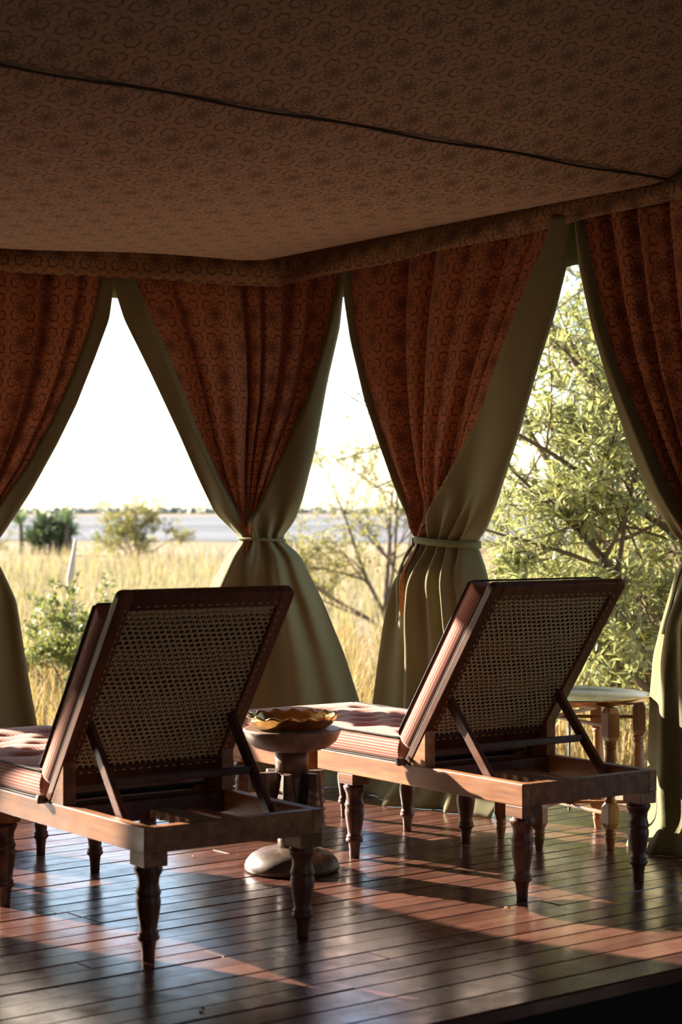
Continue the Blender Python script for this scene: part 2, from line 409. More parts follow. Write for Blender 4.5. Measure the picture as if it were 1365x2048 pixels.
vb = tri([-7.5, -1.33, -.66, -.24, -.05, 0, .16, .42, .67, 1.07, 1.43, 1.88, 2.4, 3.5], [2.221, 2.221, 2.219, 2.211, 2.212, 2.216, 2.224, 2.236, 2.242, 2.253, 2.268, 2.285, 2.304, 2.304])
val = valance('trim_valance', -7.4, 3.5, .005, vt, vb, M['print_valance'], seed=3, kind='structure', label='printed cloth valance hanging around the ceiling edge')
valance('outer_flap', -7.4, 3.5, -.17, lambda k: 2.43, lambda k: 2.155 + .02 * math.sin(k * 4.1), M['canvas'], val, seed=8, lean=.0, label='green canvas flap behind the valance')

# ------------------------------------------------------------------ curtains
def sstep(a, b, x): t = np.clip((x - a) / (b - a), 0, 1); return t * t * (3 - 2 * t)
def curtain(label, origin, dirn, nrm, cL, cR, lL, lR, tie_h, seed, D=.1, nf=6, valleys=(), bulge=None, rows=110, cols=130, strap=True, cord=.012, ends=None, belly=.05, ramp=0., lowamp=1.):
    """canvas curtain with a printed lining, gathered and tied; edge lists are (height, position along the wall)"""
    rg = np.random.RandomState(seed); origin = np.array(origin); dirn = np.array(dirn); nrm = np.array(nrm)
    E = lambda L: (np.array([h for h, u in L])[::-1], np.array([u for h, u in L])[::-1])
    cLx, cRx, lLx, lRx = E(cL), E(cR), E(lL), E(lR)
    g = np.linspace(0, 1, rows); hs = 2.32 * (1 - g)
    hs = np.sort(np.concatenate([hs, tie_h + np.linspace(-.12, .12, 25)]))[::-1]
    def ed(X, h): return np.interp(h, X[0], X[1])
    ph = rg.uniform(0, 6.28, 8)
    smo = lambda X: (lambda h: (ed(X, h) * 2 + ed(X, h + .02) + ed(X, h - .02)) / 4)
    fcL, fcR, flL, flR = map(smo, (cLx, cRx, lLx, lRx))
    def base_depth(h, u):
        a, b = fcL(h), fcR(h); x = np.clip((u - a) / (b - a), 0, 1)
        env = np.sqrt(np.clip(1 - (2 * x - 1) ** 2, 0, 1)); e4 = np.clip(4 * x * (1 - x), 0, 1) ** .35
        xj = x + .025 * np.sin(7 * x + ph[0]) + .012 * np.sin(17 * x + ph[1])
        wt = math.exp(-((h - tie_h) / (.13 if h > tie_h else .10)) ** 2)
        pl = np.cos(2 * math.pi * nf * xj + ph[2])
        tie = D * env * (.78 + .22 * pl)
        if h < tie_h:
            dn = tie_h - h
            amp = lowamp * .045 * sstep(0, .35, dn) * (1 - .25 * sstep(.5, 1.1, dn)) + .012
            low = .10 * env * math.exp(-dn / .5) + belly * env + amp * e4 * ((.75 - .4 * sstep(.1, .6, dn)) * pl + .6 * np.cos(2 * math.pi * nf * .45 * xj + ph[3] + dn * .8)) 
            low = low + (.08 + .035 * np.sin(11 * x + ph[4])) * math.exp(-(h / .075) ** 2)
            low = low + ramp * np.clip((u - a) / .2, 0, 1) * sstep(.05, .3, dn)
            return (1 - wt) * low + wt * tie
        up = h - tie_h
        lip = .035 * e4 * np.cos(2 * math.pi * 1.4 * xj + ph[5] + up) 
        out = .03 + lip + .05 * env * math.exp(-up / .35)
        la, lb = flL(h), flR(h); m_ = sstep(0, .035, u - la - .004) * sstep(0, .035, lb - .004 - u)
        hi = out * (1 - m_) + (-.075 + .01 * pl) * m_
        return (1 - wt) * hi + wt * tie
    blg = lambda h, u: (bulge(h, u) if bulge else 0.)
    root = empty('tied_curtain', (origin[0] + dirn[0] * fcL(tie_h), origin[1] + dirn[1] * fcL(tie_h), 0), label=label, cat='curtain', group='tied-back tent curtains')
    rl = np.array(root.location)
    def P(h, u, d): return np.stack([origin[0] + dirn[0] * u + nrm[0] * d - rl[0], origin[1] + dirn[1] * u + nrm[1] * d - rl[1], np.full_like(u, h)], 1)
    # canvas
    V = []
    for h in hs:
        x = np.linspace(0, 1, cols); u = fcL(h) + (fcR(h) - fcL(h)) * x
        V.append(P(h, u, base_depth(h, u) + blg(h, u)))
    def grid(V, name, mat, uv=None, th=.004):
        nr, nc = len(V), len(V[0]); idx = np.arange(nr * nc).reshape(nr, nc)
        fs = np.stack([idx[:-1, :-1], idx[1:, :-1], idx[1:, 1:], idx[:-1, 1:]], -1).reshape(-1, 4).tolist()
        o = mesh_obj(name, np.concatenate(V).tolist(), fs, mat, root, uv=uv)
        s = o.modifiers.new('s', 'SOLIDIFY'); s.thickness = th; s.offset = 0
        return o
    grid(V, 'canvas', M['canvas'])
    # lining
    V, UV = [], []; h_end = min(lLx[0]); wtop = float(flR(2.2) - flL(2.2)); tot = None
    for h in hs[hs >= h_end]:
        x = np.linspace(0, 1, cols); u = flL(h) + (flR(h) - flL(h)) * x
        up = h - tie_h; wt = math.exp(-(up / .16) ** 2) if up > 0 else 1.
        e4 = np.clip(4 * x * (1 - x), 0, 1) ** .3
        d = .022 * np.sin(2 * math.pi * 2.1 * x + ph[6] + .5 * up) + .012 * np.sin(2 * math.pi * 5.3 * x + ph[7]) * e4
        for (vx, dp, wd) in valleys: d = d - dp * np.exp(-((x - vx) / wd) ** 2)
        d = (d - .004) * (.35 + .65 * e4) + blg(h, u)
        cd = base_depth(h, u) + blg(h, u) + .014
        d = (1 - wt) * d + wt * cd
        pts = P(h, u, d); V.append(pts)
        arc = np.concatenate([[0], np.cumsum(np.linalg.norm(np.diff(pts, axis=0), axis=1))])
        if tot is None: tot = arc[-1]
        sc = .45 * tot + .55 * max(arc[-1], .25 * tot)
        UV.append(np.stack([(arc / arc[-1] - .5) * sc + seed * .37, np.full(cols, h)], 1))
    grid(V, 'lining', M['print_curtain'], np.concatenate(UV), .003)
    # tie band
    a, b = float(fcL(tie_h)), float(fcR(tie_h)); mid = (a + b) / 2; hw = (b - a) / 2
    ring = []
    for k in range(40):
        t = 2 * math.pi * k / 40; uu = mid + (hw + .008) * math.cos(t)
        dd = (D + .016) * math.sin(t) if math.sin(t) > 0 else .02 * math.sin(t) - .01
        p = origin + dirn * uu + nrm * (dd + float(np.asarray(blg(tie_h, np.array([uu]))).ravel()[0]))
        ring.append((p[0] - rl[0], p[1] - rl[1], tie_h - .012 * math.cos(t) * (1 if strap else .3)))
    mb = MB()
    if strap:                                                       # flat webbing
        n_ = len(ring); vs = []
        for (x_, y_, z_) in ring: vs += [(x_, y_, z_ - .014), (x_, y_, z_ + .014)]
        mb.add(vs, [(2*i, 2*((i+1) % n_), 2*((i+1) % n_)+1, 2*i+1) for i in range(n_)])
        bo = mb.build('tie_band', M['strap'], root, True); sdm = bo.modifiers.new('s', 'SOLIDIFY'); sdm.thickness = .004; sdm.offset = 1
    else:
        mb.tube(ring, cord / 2, 8, closed=True); bo = mb.build('tie_cord', M['strap'], root, True)
    if ends is not None:                                            # hanging strap ends with a buckle
        uu0, drops = ends
        for di, (du, dz, wdt) in enumerate(drops):
            vs = []; nn = 14
            for i in range(nn + 1):
                t = i / nn; hh = tie_h - .005 + .02 * math.sin(t * 3.1) * (1 - t) - dz * t ** 1.15; uu = uu0 + du * math.sin(t * 1.5) 
                dd = float(base_depth(hh, np.array([uu]))[0]) + .022 + .012 * math.sin(t * 5)
                for sg in (-1, 1):
                    p = origin + dirn * (uu + sg * wdt / 2) + nrm * (dd + sg * .004); vs.append((p[0] - rl[0], p[1] - rl[1], hh))
            mb = MB(); mb.add(vs, [(2*i, 2*i+2, 2*i+3, 2*i+1) for i in range(nn)])
            e_ = mb.build('strap_end', M['strap'], bo, True); sdm = e_.modifiers.new('s', 'SOLIDIFY'); sdm.thickness = .003
        mb = MB(); p = origin + dirn * uu0 + nrm * (float(base_depth(tie_h, np.array([uu0]))[0]) + .026)
        q = Matrix.Translation((p[0] - rl[0], p[1] - rl[1], tie_h)) @ Matrix.Rotation(math.atan2(dirn[1], dirn[0]), 4, 'Z')
        for (x0, x1, z0, z1) in ((-.016, -.011, -.02, .02), (.011, .016, -.02, .02), (-.016, .016, .015, .02), (-.016, .016, -.02, -.015)): mb.box(x0, x1, -.004, .004, z0, z1, q)
        mb.build('buckle', M['metal'], bo, bevel=.001)
    return root

TIE = 1.075
# side wall, between the corner gap and the gap with the tree
curtain('tied-back curtain between the corner curtain and the leafy tree gap', CORNER, DB, NB,
    [(2.4, .44), (2.228, .447), (2.122, .457), (1.944, .5), (1.678, .599), (1.482, .703), (1.299, .805), (1.141, .895), (1.075, .965), (.974, .90), (.888, .835), (.695, .76), (.543, .71), (.336, .655), (.172, .62), (0, .592)],
    [(2.4, 1.885), (2.281, 1.872), (2.132, 1.851), (1.966, 1.791), (1.763, 1.694), (1.496, 1.581), (1.243, 1.455), (1.124, 1.36), (1.075, 1.295), (.985, 1.345), (.847, 1.40), (.65, 1.44), (.415, 1.47), (.219, 1.49), (0, 1.51)],
    [(2.4, .45), (2.209, .462), (2.033, .484), (1.811, .551), (1.569, .656), (1.353, .776), (1.183, .88), (1.075, .995), (1.017, 1.005), (.913, .985), (.747, .968)],
    [(2.4, 1.80), (2.267, 1.777), (2.093, 1.666), (1.928, 1.552), (1.759, 1.435), (1.526, 1.285), (1.346, 1.177), (1.184, 1.10), (1.075, 1.05), (1.018, 1.04), (.956, 1.02), (.747, .975)],
    TIE, 11, .10, 6, [(.26, .05, .02), (.40, .05, .02), (.60, .015, .008), (.74, .045, .02), (.86, .045, .02)],
    ends=(.99, [(-.07, .33, .022), (-.055, .20, .02)]), belly=.08, lowamp=.75)
# side wall, right of the tree gap
cl3 = [(2.4, 1.885), (2.269, 1.894), (2.106, 1.918), (1.895, 1.979), (1.666, 2.07), (1.441, 2.171), (1.258, 2.271), (1.114, 2.38), (1.07, 2.46), (.971, 2.39), (.826, 2.33), (.679, 2.272), (.533, 2.252), (.334, 2.24), (.223, 2.225), (0, 2.243)]
ll3 = [(2.4, 1.89), (2.268, 1.905), (1.951, 1.995), (1.741, 2.075), (1.551, 2.18), (1.366, 2.29), (1.15, 2.43), (1.07, 2.53), (1.0, 2.54)]
mir = lambda L, c_: [(h, 2 * c_ - u) for h, u in L]
curtain('tied-back curtain at the right of the leafy tree gap beside the tray table', CORNER, DB, NB, cl3, mir(cl3, 2.63), ll3,
    [(h, 5.26 - u - (.03 if h > 1.2 else 0)) for h, u in ll3[:-2]] + [(1.07, 2.57), (1.0, 2.55)], TIE, 23, .10, 6,
    [(.08, .05, .016), (.17, .04, .014), (.28, .03, .012), (.42, .04, .014), (.6, .05, .016), (.8, .05, .016)], ends=(2.5, [(-.05, .3, .022)]), belly=.015, ramp=.085, lowamp=.3)
# corner curtain
bul = lambda h, u: -.26 * np.clip(1 - np.abs(u + .238) / .62, 0, 1) * float(sstep(1.15, 2.2, h))
curtain('corner curtain hanging under the bend of the valance, tied with a thin cord', (0, 8.455), (1, 0), (0, -1),
    [(2.4, -1.03), (2.221, -1.011), (2.044, -.956), (1.823, -.846), (1.536, -.713), (1.359, -.636), (1.193, -.558), (1.116, -.481), (1.076, -.437), (1.005, -.503), (.862, -.58), (.63, -.658), (.364, -.724), (.143, -.757), (0, -.768)],
    [(2.4, .03), (2.243, .017), (2.022, -.006), (1.779, -.061), (1.47, -.116), (1.249, -.171), (1.16, -.204), (1.076, -.266), (1.005, -.182), (.784, -.072), (.563, .017), (.342, .087), (.188, .116), (0, .132)],
    [(2.4, -.97), (2.21, -.929), (1.868, -.779), (1.558, -.658), (1.337, -.558), (1.171, -.47), (1.105, -.426), (1.072, -.41), (1.017, -.424)],
    [(2.4, .02), (2.221, .001), (1.956, -.061), (1.691, -.138), (1.403, -.271), (1.227, -.348), (1.127, -.392), (1.072, -.396), (1.017, -.416)],
    1.076, 7, .095, 4, [(.19, .03, .012), (.52, .05, .014), (.61, .05, .014), (.74, .045, .02), (.86, .03, .014)], bulge=bul, strap=False, cord=.011)
# front wall, left of the corner gap, and its neighbours farther along
cr0 = [(2.4, .815), (2.205, .828), (2.039, .851), (1.861, .918), (1.663, .997), (1.487, 1.085), (1.291, 1.195), (1.086, 1.326), (1.043, 1.37), (.957, 1.326), (.816, 1.261), (.686, 1.239), (.491, 1.206), (.262, 1.163), (.076, 1.13), (0, 1.12)]
lr0 = [(2.4, .84), (2.214, .873), (2.037, .907), (1.816, .986), (1.596, 1.085), (1.399, 1.195), (1.226, 1.32), (1.054, 1.44), (1.0, 1.46)]
VAL0 = [(.1, .03, .014), (.25, .045, .018), (.5, .05, .016), (.7, .045, .016), (.88, .03, .014)]
cl0 = [(2.4, 1.98), (2.1, 1.92), (1.7, 1.76), (1.4, 1.70), (1.2, 1.66), (1.05, 1.6), (.9, 1.66), (.5, 1.80), (0, 1.90)]
curtain('tied-back curtain at the left edge of the picture', CORNER, DA, NA, cr0, cl0, lr0, [(h, u - .07) for h, u in cl0 if h > 1.2] + [(1.2, 1.56), (1.05, 1.48), (1.0, 1.47)], 1.05, 31, .09, 5, VAL0)
cr1 = [(2.4, 2.27), (2.16, 2.45), (1.8, 2.68), (1.56, 2.69), (1.43, 2.62), (1.23, 2.48), (1.08, 2.5), (1.02, 2.55), (.8, 2.5), (0, 2.42)]
cl1 = [(2.4, 2.95), (1.9, 2.93), (1.45, 2.76), (1.25, 2.73), (1.05, 2.72), (.8, 2.78), (0, 2.86)]
curtain('slim tied curtain next along the open front wall, out past the left edge', CORNER, DA, NA, cr1, cl1,
    [(h, u + .03) for h, u in cr1 if h >= 1.01], [(h, u - .03) for h, u in cl1 if h >= 1.04] + [(1.0, 2.66)], 1.05, 32, .09, 4, VAL0, rows=60, cols=60)
cr2 = [(2.4, 2.95), (1.9, 2.95), (1.5, 3.08), (1.3, 3.10), (1.05, 3.11), (.8, 3.02), (0, 2.95)]
cl2 = [(2.4, 3.66), (1.9, 3.52), (1.7, 3.44), (1.5, 3.37), (1.3, 3.33), (1.05, 3.28), (.8, 3.34), (0, 3.44)]
curtain('second slim tied curtain along the open front wall, out past the left edge', CORNER, DA, NA, cr2, cl2,
    [(h, u + .03) for h, u in cr2 if h >= 1.04], [(h, u - .03) for h, u in cl2 if h >= 1.04], 1.05, 33, .09, 4, VAL0, rows=60, cols=60)
def closed_curtain(label, s0, s1, seed):
    """straight, untied curtain along the front wall"""
    rg_ = np.random.RandomState(seed); o_ = CORNER + DA * s0; root = empty('closed_curtain', (o_[0], o_[1], 0), label=label, cat='curtain', group='closed tent curtains')
    for nm, off, mt in (('canvas', -.02, M['canvas']), ('lining', .012, M['print_curtain'])):
        V, UV = [], []; nc, nr = 90, 12; ph_ = rg_.uniform(0, 6, 3)
        for j in range(nr + 1):
            h = 2.34 * j / nr
            for i in range(nc + 1):
                x = i / nc; d = off + .035 * math.sin(2 * math.pi * 9 * x + ph_[0] + .2 * h) * (1 - .4 * h / 2.3)
                p_ = DA * (s1 - s0) * x + NA * d; V.append((p_[0], p_[1], h)); UV.append((x * (s1 - s0) * 1.35, h))
        fs_ = [(j * (nc + 1) + i, j * (nc + 1) + i + 1, (j + 1) * (nc + 1) + i + 1, (j + 1) * (nc + 1) + i) for j in range(nr) for i in range(nc)]
        mesh_obj(nm, V, fs_, mt, root, uv=UV)
closed_curtain('closed curtain hanging straight along the front wall, out past the left edge', 3.67, 5.0, 1)
closed_curtain('second closed curtain hanging straight along the front wall', 5.0, 6.4, 2)
closed_curtain('third closed curtain hanging straight along the front wall by the far tent wall', 6.4, 7.6, 3)

# ------------------------------------------------------------------ loungers
W_, LR, HT, HB = .5736, 1.0958, .364, .294
leg_prof = [(.0165, 0), (.0175, .004), (.0185, .03), (.0215, .052), (.024, .055), (.030, .060), (.0305, .067), (.026, .0705), (.028, .0735), (.028, .0775), (.0235, .082), (.0255, .10), (.0315, .135), (.034, .155), (.0335, .168), (.031, .173), (.0335, .179), (.035, .185), (.032, .191), (.0285, .206), (.0300, .224), (.036, .236), (.039, .243), (.039, .250), (.034, .2535), (.037, .2575)]
def leg(parent, x, y, top, z_block0=.257, bx=.072, by=.08, bx0=None, by0=None):
    mb = MB(); mb.lathe(leg_prof, 32); o = mb.build('leg', M['leg'], parent, True); o.location = (x, y, 0)
    b = MB(); b.box(bx0 - x, bx0 + bx - x, by0 - y, by0 + by - y, z_block0, top); b.build('leg_block', M['teak'], o, bevel=.002)
    return o
def rounded_frame(mb, w, b, th, cr=.03):
    pass
def make_lounger(label, loc, th, p, al, sag_top=False, cane_worn=False):
    root = empty('cane_lounger', (loc[0], loc[1], 0), th, label=label, cat='lounger', group='cane-backed loungers on the deck')
    W, T = W_, .034
    for x0 in (0, W - T):
        mb = MB(); mb.box(x0, x0 + T, 0, LR, HB, HT); mb.build('side_rail', M['teak'], root, bevel=.003)
    mb = MB(); mb.box(T, W - T, 0.0005, T, HB, HT - .0005); e = mb.build('end_rail', M['teak'], root, bevel=.002)
    mb = MB(); mb.box(T, W - T, LR - T, LR - .0005, HB, HT - .0005); mb.build('foot_rail', M['teak'], root, bevel=.002)
    for x, bx0 in ((.038, 0.001), (W - .038, W - .073)):
        leg(root, x, .046, HB, bx0=bx0, by0=.002)
        leg(root, x, LR - .17, HB, bx0=bx0, by0=LR - .21)
    mb = MB(); mb.box(T, W - T, p - .10, p - .055, HB + .005, HT - .006); mb.build('cross_rail', M['shaded_wood'], root, bevel=.002)
    for k in range(5):
        y0 = p - .03 + k * (LR - T - p + .02) / 5
        mb = MB(); mb.box(T, W - T, y0, y0 + .075, HT - .03, HT - .014); mb.build('seat_slat', M['pale_wood'], root, bevel=.002)
    # ratchet board with notches
    mb = MB(); x0, x1 = W * .50, W * .50 + .07; y = T; pts = [(x1, T)]
    yy = T
    prof = [(x0, T)]
    while yy < p - .13:
        prof += [(x0, yy + .03), (x0 - .012, yy + .032), (x0 - .004, yy + .05)]; yy += .055
    prof += [(x0, p - .08), (x1, p - .08), (x1, T)]
    mb.prism(prof, 'z', HB + .012, HB + .035); o = mb.build('ratchet_board', M['pale_wood'], root); fix_normals(o)
    mb = MB(); mb.box(x1 + .045, x1 + .085, T, p - .08, HB + .004, HB + .03); mb.build('stop_rail', M['teak'], root, bevel=.002)
    # wedge posts carrying the backrest
    ub = p - .100
    for x0 in (.0, W - .045):
        mb = MB(); tt = math.tan(al)
        mb.prism([(p - .012, HT), (ub, HT), (ub, HT + (p - ub) * tt - .02), (ub + .012, HT + (p - ub - .012) * tt - .012)], 'x', x0 + .002, x0 + .043)
        o = mb.build('wedge_post', M['teak'], root, bevel=.002); fix_normals(o)
    for x in (-.008, W + .008):
        mb = MB(); mb.lathe([(.0105, -.014), (.0135, -.011), (.0135, .009), (.0105, .013)], 12); o = mb.build('hinge_peg', M['peg'], root, True)
        o.location = (x, p + .018, HT + .006); o.rotation_euler = (0, R(90), 0)
    # reclining back: local frame x across, y up the slope, z towards the sitter
    back = empty('backrest', (0, p, HT)); back.parent = root
    # slope direction: towards -y (camera end) and up
    back.rotation_euler = Matrix(((1, 0, 0), (0, -math.cos(al), -math.sin(al)), (0, math.sin(al), -math.cos(al)))).to_euler()   # local z faces the rear
    b, th_ = .749, .027
    def rr(x0, x1, y0, y1, name):
        mb = MB(); mb.box(x0, x1, y0, y1, -th_ / 2, th_ / 2); return mb.build(name, M['shaded_wood'], back, bevel=.003)
    sw, tw = .046, .056
    for sx in (0, 1):
        x0, x1 = (0, sw) if not sx else (W - sw, W); cr = .018
        poly = [(0, 0), (sw, 0), (sw, b - tw), (sw, b), (cr, b)] + [(cr - cr * math.sin(a), b - cr + cr * math.cos(a)) for a in (R(30), R(60), R(90))]
        if sx: poly = [(W - x, y) for x, y in poly]
        mb = MB(); mb.prism(poly, 'z', -th_ / 2, th_ / 2); o = mb.build('stile', M['shaded_wood'], back, bevel=.003); fix_normals(o)
    rr(sw + .0005, W - sw - .0005, b - tw, b, 'top_rail'); rr(sw + .0005, W - sw - .0005, .062, .124, 'bottom_rail')
    # woven cane: real strands, joined (too fine to pick apart)
    x0, x1, y0, y1 = sw - .004, W - sw + .004, .120, b - tw + .004; mb = MB(); zc = .004; rg2 = random.Random(int(loc[1] * 100))
    bow = lambda x, y: .006 * math.sin(math.pi * (x - x0) / (x1 - x0)) * math.sin(math.pi * (y - y0) / (y1 - y0))
    pit = .0158
    ny = int((y1 - y0) / pit)
    for i in range(1, ny):
        y = y0 + i * (y1 - y0) / ny; N_ = 14
        pts = [(x0 + (x1 - x0) * k / N_, y + .0013 * math.sin(k * 2.1 + i) + rg2.uniform(-.0006, .0006)) for k in range(N_ + 1)]
        for (a, c_) in zip(pts[:-1], pts[1:]):
            mb.bar((a[0], a[1], zc + bow(*a)), (c_[0], c_[1], zc + bow(*c_)), .0050, .0016)
    def clip_line(xa, ya, dx, dy):
        ts = []
        t0, t1 = -1e9, 1e9
        for (p_, d_, lo, hi) in ((xa, dx, x0, x1), (ya, dy, y0, y1)):
            a, c_ = sorted(((lo - p_) / d_, (hi - p_) / d_)); t0 = max(t0, a); t1 = min(t1, c_)
        return (t0, t1) if t1 > t0 + .005 else None
    for sg in (-1, 1):
        dx, dy = sg * .5, .866; step = .0205
        k = -60
        while k < 110:
            xa = x0 + k * step + (.5 * step if sg > 0 else 0); r_ = clip_line(xa, y0, dx, dy); k += 1
            if r_:
                a = (xa + dx * r_[0], y0 + dy * r_[0]); c_ = (xa + dx * r_[1], y0 + dy * r_[1]); m_ = ((a[0] + c_[0]) / 2, (a[1] + c_[1]) / 2)
                for (q, s_) in ((a, m_), (m_, c_)): mb.bar((q[0], q[1], zc - .0017 * sg + bow(*q)), (s_[0], s_[1], zc - .0017 * sg + bow(*s_)), .0035, .0013)
    mb.build('cane_weave', M['cane'], back, kind='stuff', label='woven pale cane panel')
    mb = MB()
    for i in range(22):
        y = .14 + i * .0262
        for x in (sw * .72, W - sw * .72): mb.box(x - .0016, x + .0016, y, y + .012 * rg2.uniform(.6, 1), th_ / 2 - .001, th_ / 2 + .001)
    for i in range(17):
        x = sw + .02 + i * .028
        for y in (b - tw + .014, .112): mb.box(x, x + .013 * rg2.uniform(.6, 1), y - .0016, y + .0016, th_ / 2 - .001, th_ / 2 + .001)
    mb.build('cane_stitches', M['cane'], back, kind='stuff')
    # props
    zt, ut = HT + .165 * math.tan(al) - .016, p - .165
    ends_ = []
    for x in (.052, W - .052):
        mb = MB(); a, c_ = Vector((x, ut + .004, zt + .012)), Vector((x, .185, HB + .03)); mb.bar(a, c_, .02, .032, (0, 1, 0)); mb.build('prop_arm', M['shaded_wood'], root, bevel=.003)
        ends_.append(a.lerp(c_, .55))
    mb = MB(); mb.bar(ends_[0] + Vector((.011, 0, 0)), ends_[1] - Vector((.011, 0, 0)), .022, .022); mb.build('prop_bar', M['shaded_wood'], root, bevel=.003)
    return root
L1 = dict(loc=(-.5185, 5.0381), th=.6182, p=.5669, al=.9678); L2 = dict(loc=(.5555, 5.8448), th=.6223, p=.5836, al=.9477)
make_lounger('cane-backed wooden lounger nearest the camera, at the left', **L1)
make_lounger('cane-backed wooden lounger beside the tray table, at the right', **L2)

def make_footstool(label, loc, th, **_):
    d = np.array([-math.sin(th), math.cos(th)]); o = np.array(loc) + d * (LR + .10)
    root = empty('wooden_footstool', (o[0], o[1], 0), th, label=label, cat='footstool', group='footstools at the lounger ends')
    L = .52; T = .03
    for x0 in (.0, W_ - T):
        mb = MB(); mb.box(x0, x0 + T, 0, L, .275, .345); mb.build('side_rail', M['teak'], root, bevel=.003)
    for y0 in (0, L - T):
        mb = MB(); mb.box(T, W_ - T, y0 + .0005, y0 + T - .0005, .275, .3445); mb.build('end_rail', M['teak'], root, bevel=.003)
    for k in range(6):
        mb = MB(); mb.box(0, W_, .002 + k * .087, .08 + k * .087, .3455, .3632); mb.build('top_slat', M['pale_wood'], root, bevel=.002)
    for x in (.05, W_ - .05):
        for y in (.06, L - .06):
            mb = MB(); mb.lathe([(r * .9, z) for r, z in leg_prof], 24); o_ = mb.build('leg', M['leg'], root, True); o_.location = (x, y, 0)
            b_ = MB(); b_.box(-.03, .03, -.03, .03, .2575, .276); b_.build('leg_block', M['teak'], o_, bevel=.002)
    return root
make_footstool('low slatted footstool at the far end of the left lounger', **L1)
make_footstool('low slatted footstool behind the carved table, under the right mattress', **L2)

def make_mattress(label, loc, th, p, al, blen, seed):
    root = empty('tufted_mattress', (loc[0], loc[1], 0), th, label=label, cat='mattress', group='striped tufted mattresses on the loungers')
    rg = np.random.RandomState(seed); x0, x1 = .006, W_ - .006; TH = .082
    def pad(name, L, thick, parent, tufts, crown=.014, rnd=.014):
        # cross-section rings along the length: a rounded slab with tufted top
        ny, na = 72, 96; Wd = x1 - x0; V, UV = [], []
        prof = []                                                   # unit cross-section: bottom, side, top, side
        nb, ns, ntp = 8, 10, 60
        for i in range(nb): prof.append((i / nb, 0, 'b'))
        sec = []
        for i in range(nb): sec.append((Wd * (.02 + .96 * i / (nb - 1)), 0.))
        for i in range(1, ns): t = i / ns; sec.append((Wd + .006 * math.sin(t * math.pi) - .004 * (1 - math.sin(t * math.pi)) , thick * t))
        for i in range(ntp + 1): sec.append((Wd * (1 - i / ntp), thick))
        for i in range(ns - 1, 0, -1): t = i / ns; sec.append((-.006 * math.sin(t * math.pi) + .004 * (1 - math.sin(t * math.pi)), thick * t))
        sec = np.array(sec); arc = np.concatenate([[0], np.cumsum(np.linalg.norm(np.diff(sec, axis=0), axis=1))])
        top = np.zeros(len(sec), bool); top[nb + ns - 1: nb + ns + ntp] = True
        for j in range(ny + 1):
            y = L * j / ny; e = min(y, L - y); ef = math.sqrt(max(0, 1 - max(0, 1 - e / rnd) ** 2)) if e < rnd else 1.
            xs = sec[:, 0].copy(); zs = sec[:, 1].copy()
            fx = np.clip(xs / Wd, 0, 1)
            edge = np.minimum(np.minimum(fx * Wd, Wd - fx * Wd), e)
            cr = crown * (1 - np.exp(-edge / .05))
            for (tx, ty, dp) in tufts:
                rr_ = np.hypot(xs - tx, y - ty); cr = cr - dp * np.exp(-(rr_ / .034) ** 2) - .35 * dp * np.exp(-(rr_ / .075) ** 2)
                cr = cr - .2 * dp * np.exp(-((y - ty) / .012) ** 2) * np.exp(-((xs - tx) / .1) ** 2)
            zs = np.where(top, zs + cr, zs)
            zs = thick / 2 + (zs - thick / 2) * (.86 + .14 * ef)
            V += [(x0 + xs[k], y, zs[k]) for k in range(len(sec))]; UV += [(arc[k] + .0024, y) for k in range(len(sec))]
        n_ = len(sec); fs = []
        for j in range(ny):
            for k in range(n_): a = j * n_ + k; b = j * n_ + (k + 1) % n_; fs.append((a, b, b + n_, a + n_))
        fs += [tuple(range(n_ - 1, -1, -1)), tuple(ny * n_ + k for k in range(n_))]
        o = mesh_obj(name, V, fs, M['ticking'], parent, uv=UV); o.data.materials.append(M['shaded_underside'])
        for pi in range(ny * n_):
            if pi % n_ < nb - 1: o.data.polygons[pi].material_index = 1
        # piping cord round the top edge and round the bottom edge
        for (z, nm) in ((thick + .001, 'piping'), (.003, 'piping')):
            mb = MB(); pts = []
            for (cx, cy, a0) in ((x0 + .012, .012, 180), (x1 - .012, .012, 270), (x1 - .012, L - .012, 0), (x0 + .012, L - .012, 90)):
                for da in (0, 30, 60, 90): pts.append((cx + .0135 * math.cos(R(a0 + da)), cy + .0125 * math.sin(R(a0 + da)), z + (-.0055 if z > .02 else .004) * (abs(math.sin(R(a0 + da))) > .4)))
            full = []
            for a, b in zip(pts, pts[1:] + pts[:1]):
                m_ = max(1, int((Vector(b) - Vector(a)).length / .04))
                for q in range(m_): full.append(tuple(np.array(a) + (np.array(b) - np.array(a)) * q / m_ + np.array([0, 0, rg.uniform(-.0008, .0008)])))
            mb.tube(full, .0034, 6, closed=True); mb.build(nm, M['piping'], o, True)
        return o
    y0 = p + .035; L = 1.66 - y0
    tf = [(W_ * (.2 + .3 * ((k % 2) * .5 + q)), .10 + k * .125, .024) for k in range(int((L - .08) / .125)) for q in range(2 if k % 2 else 3)]
    s = pad('seat_pad', L, TH, root, tf); s.location = (0, y0, HT + .0005)
    holder = pad('back_pad', blen, .082, root, [(W_ * (.2 + .3 * ((k % 2) * .5 + q)), .12 + k * .13, .016) for k in range(5) for q in range(2 if k % 2 else 3)], .008)
    m = Matrix(((-1, 0, 0), (0, -math.cos(al), math.sin(al)), (0, math.sin(al), math.cos(al))))
    holder.rotation_euler = m.to_euler(); off = m @ Vector((0, .045, .0142)); holder.location = Vector((W_, p, HT)) + off
    return root
make_mattress('red and cream striped tufted mattress on the left lounger', blen=.595, seed=1, **L1)
make_mattress('red and cream striped tufted mattress on the right lounger', blen=.645, seed=2, **L2)

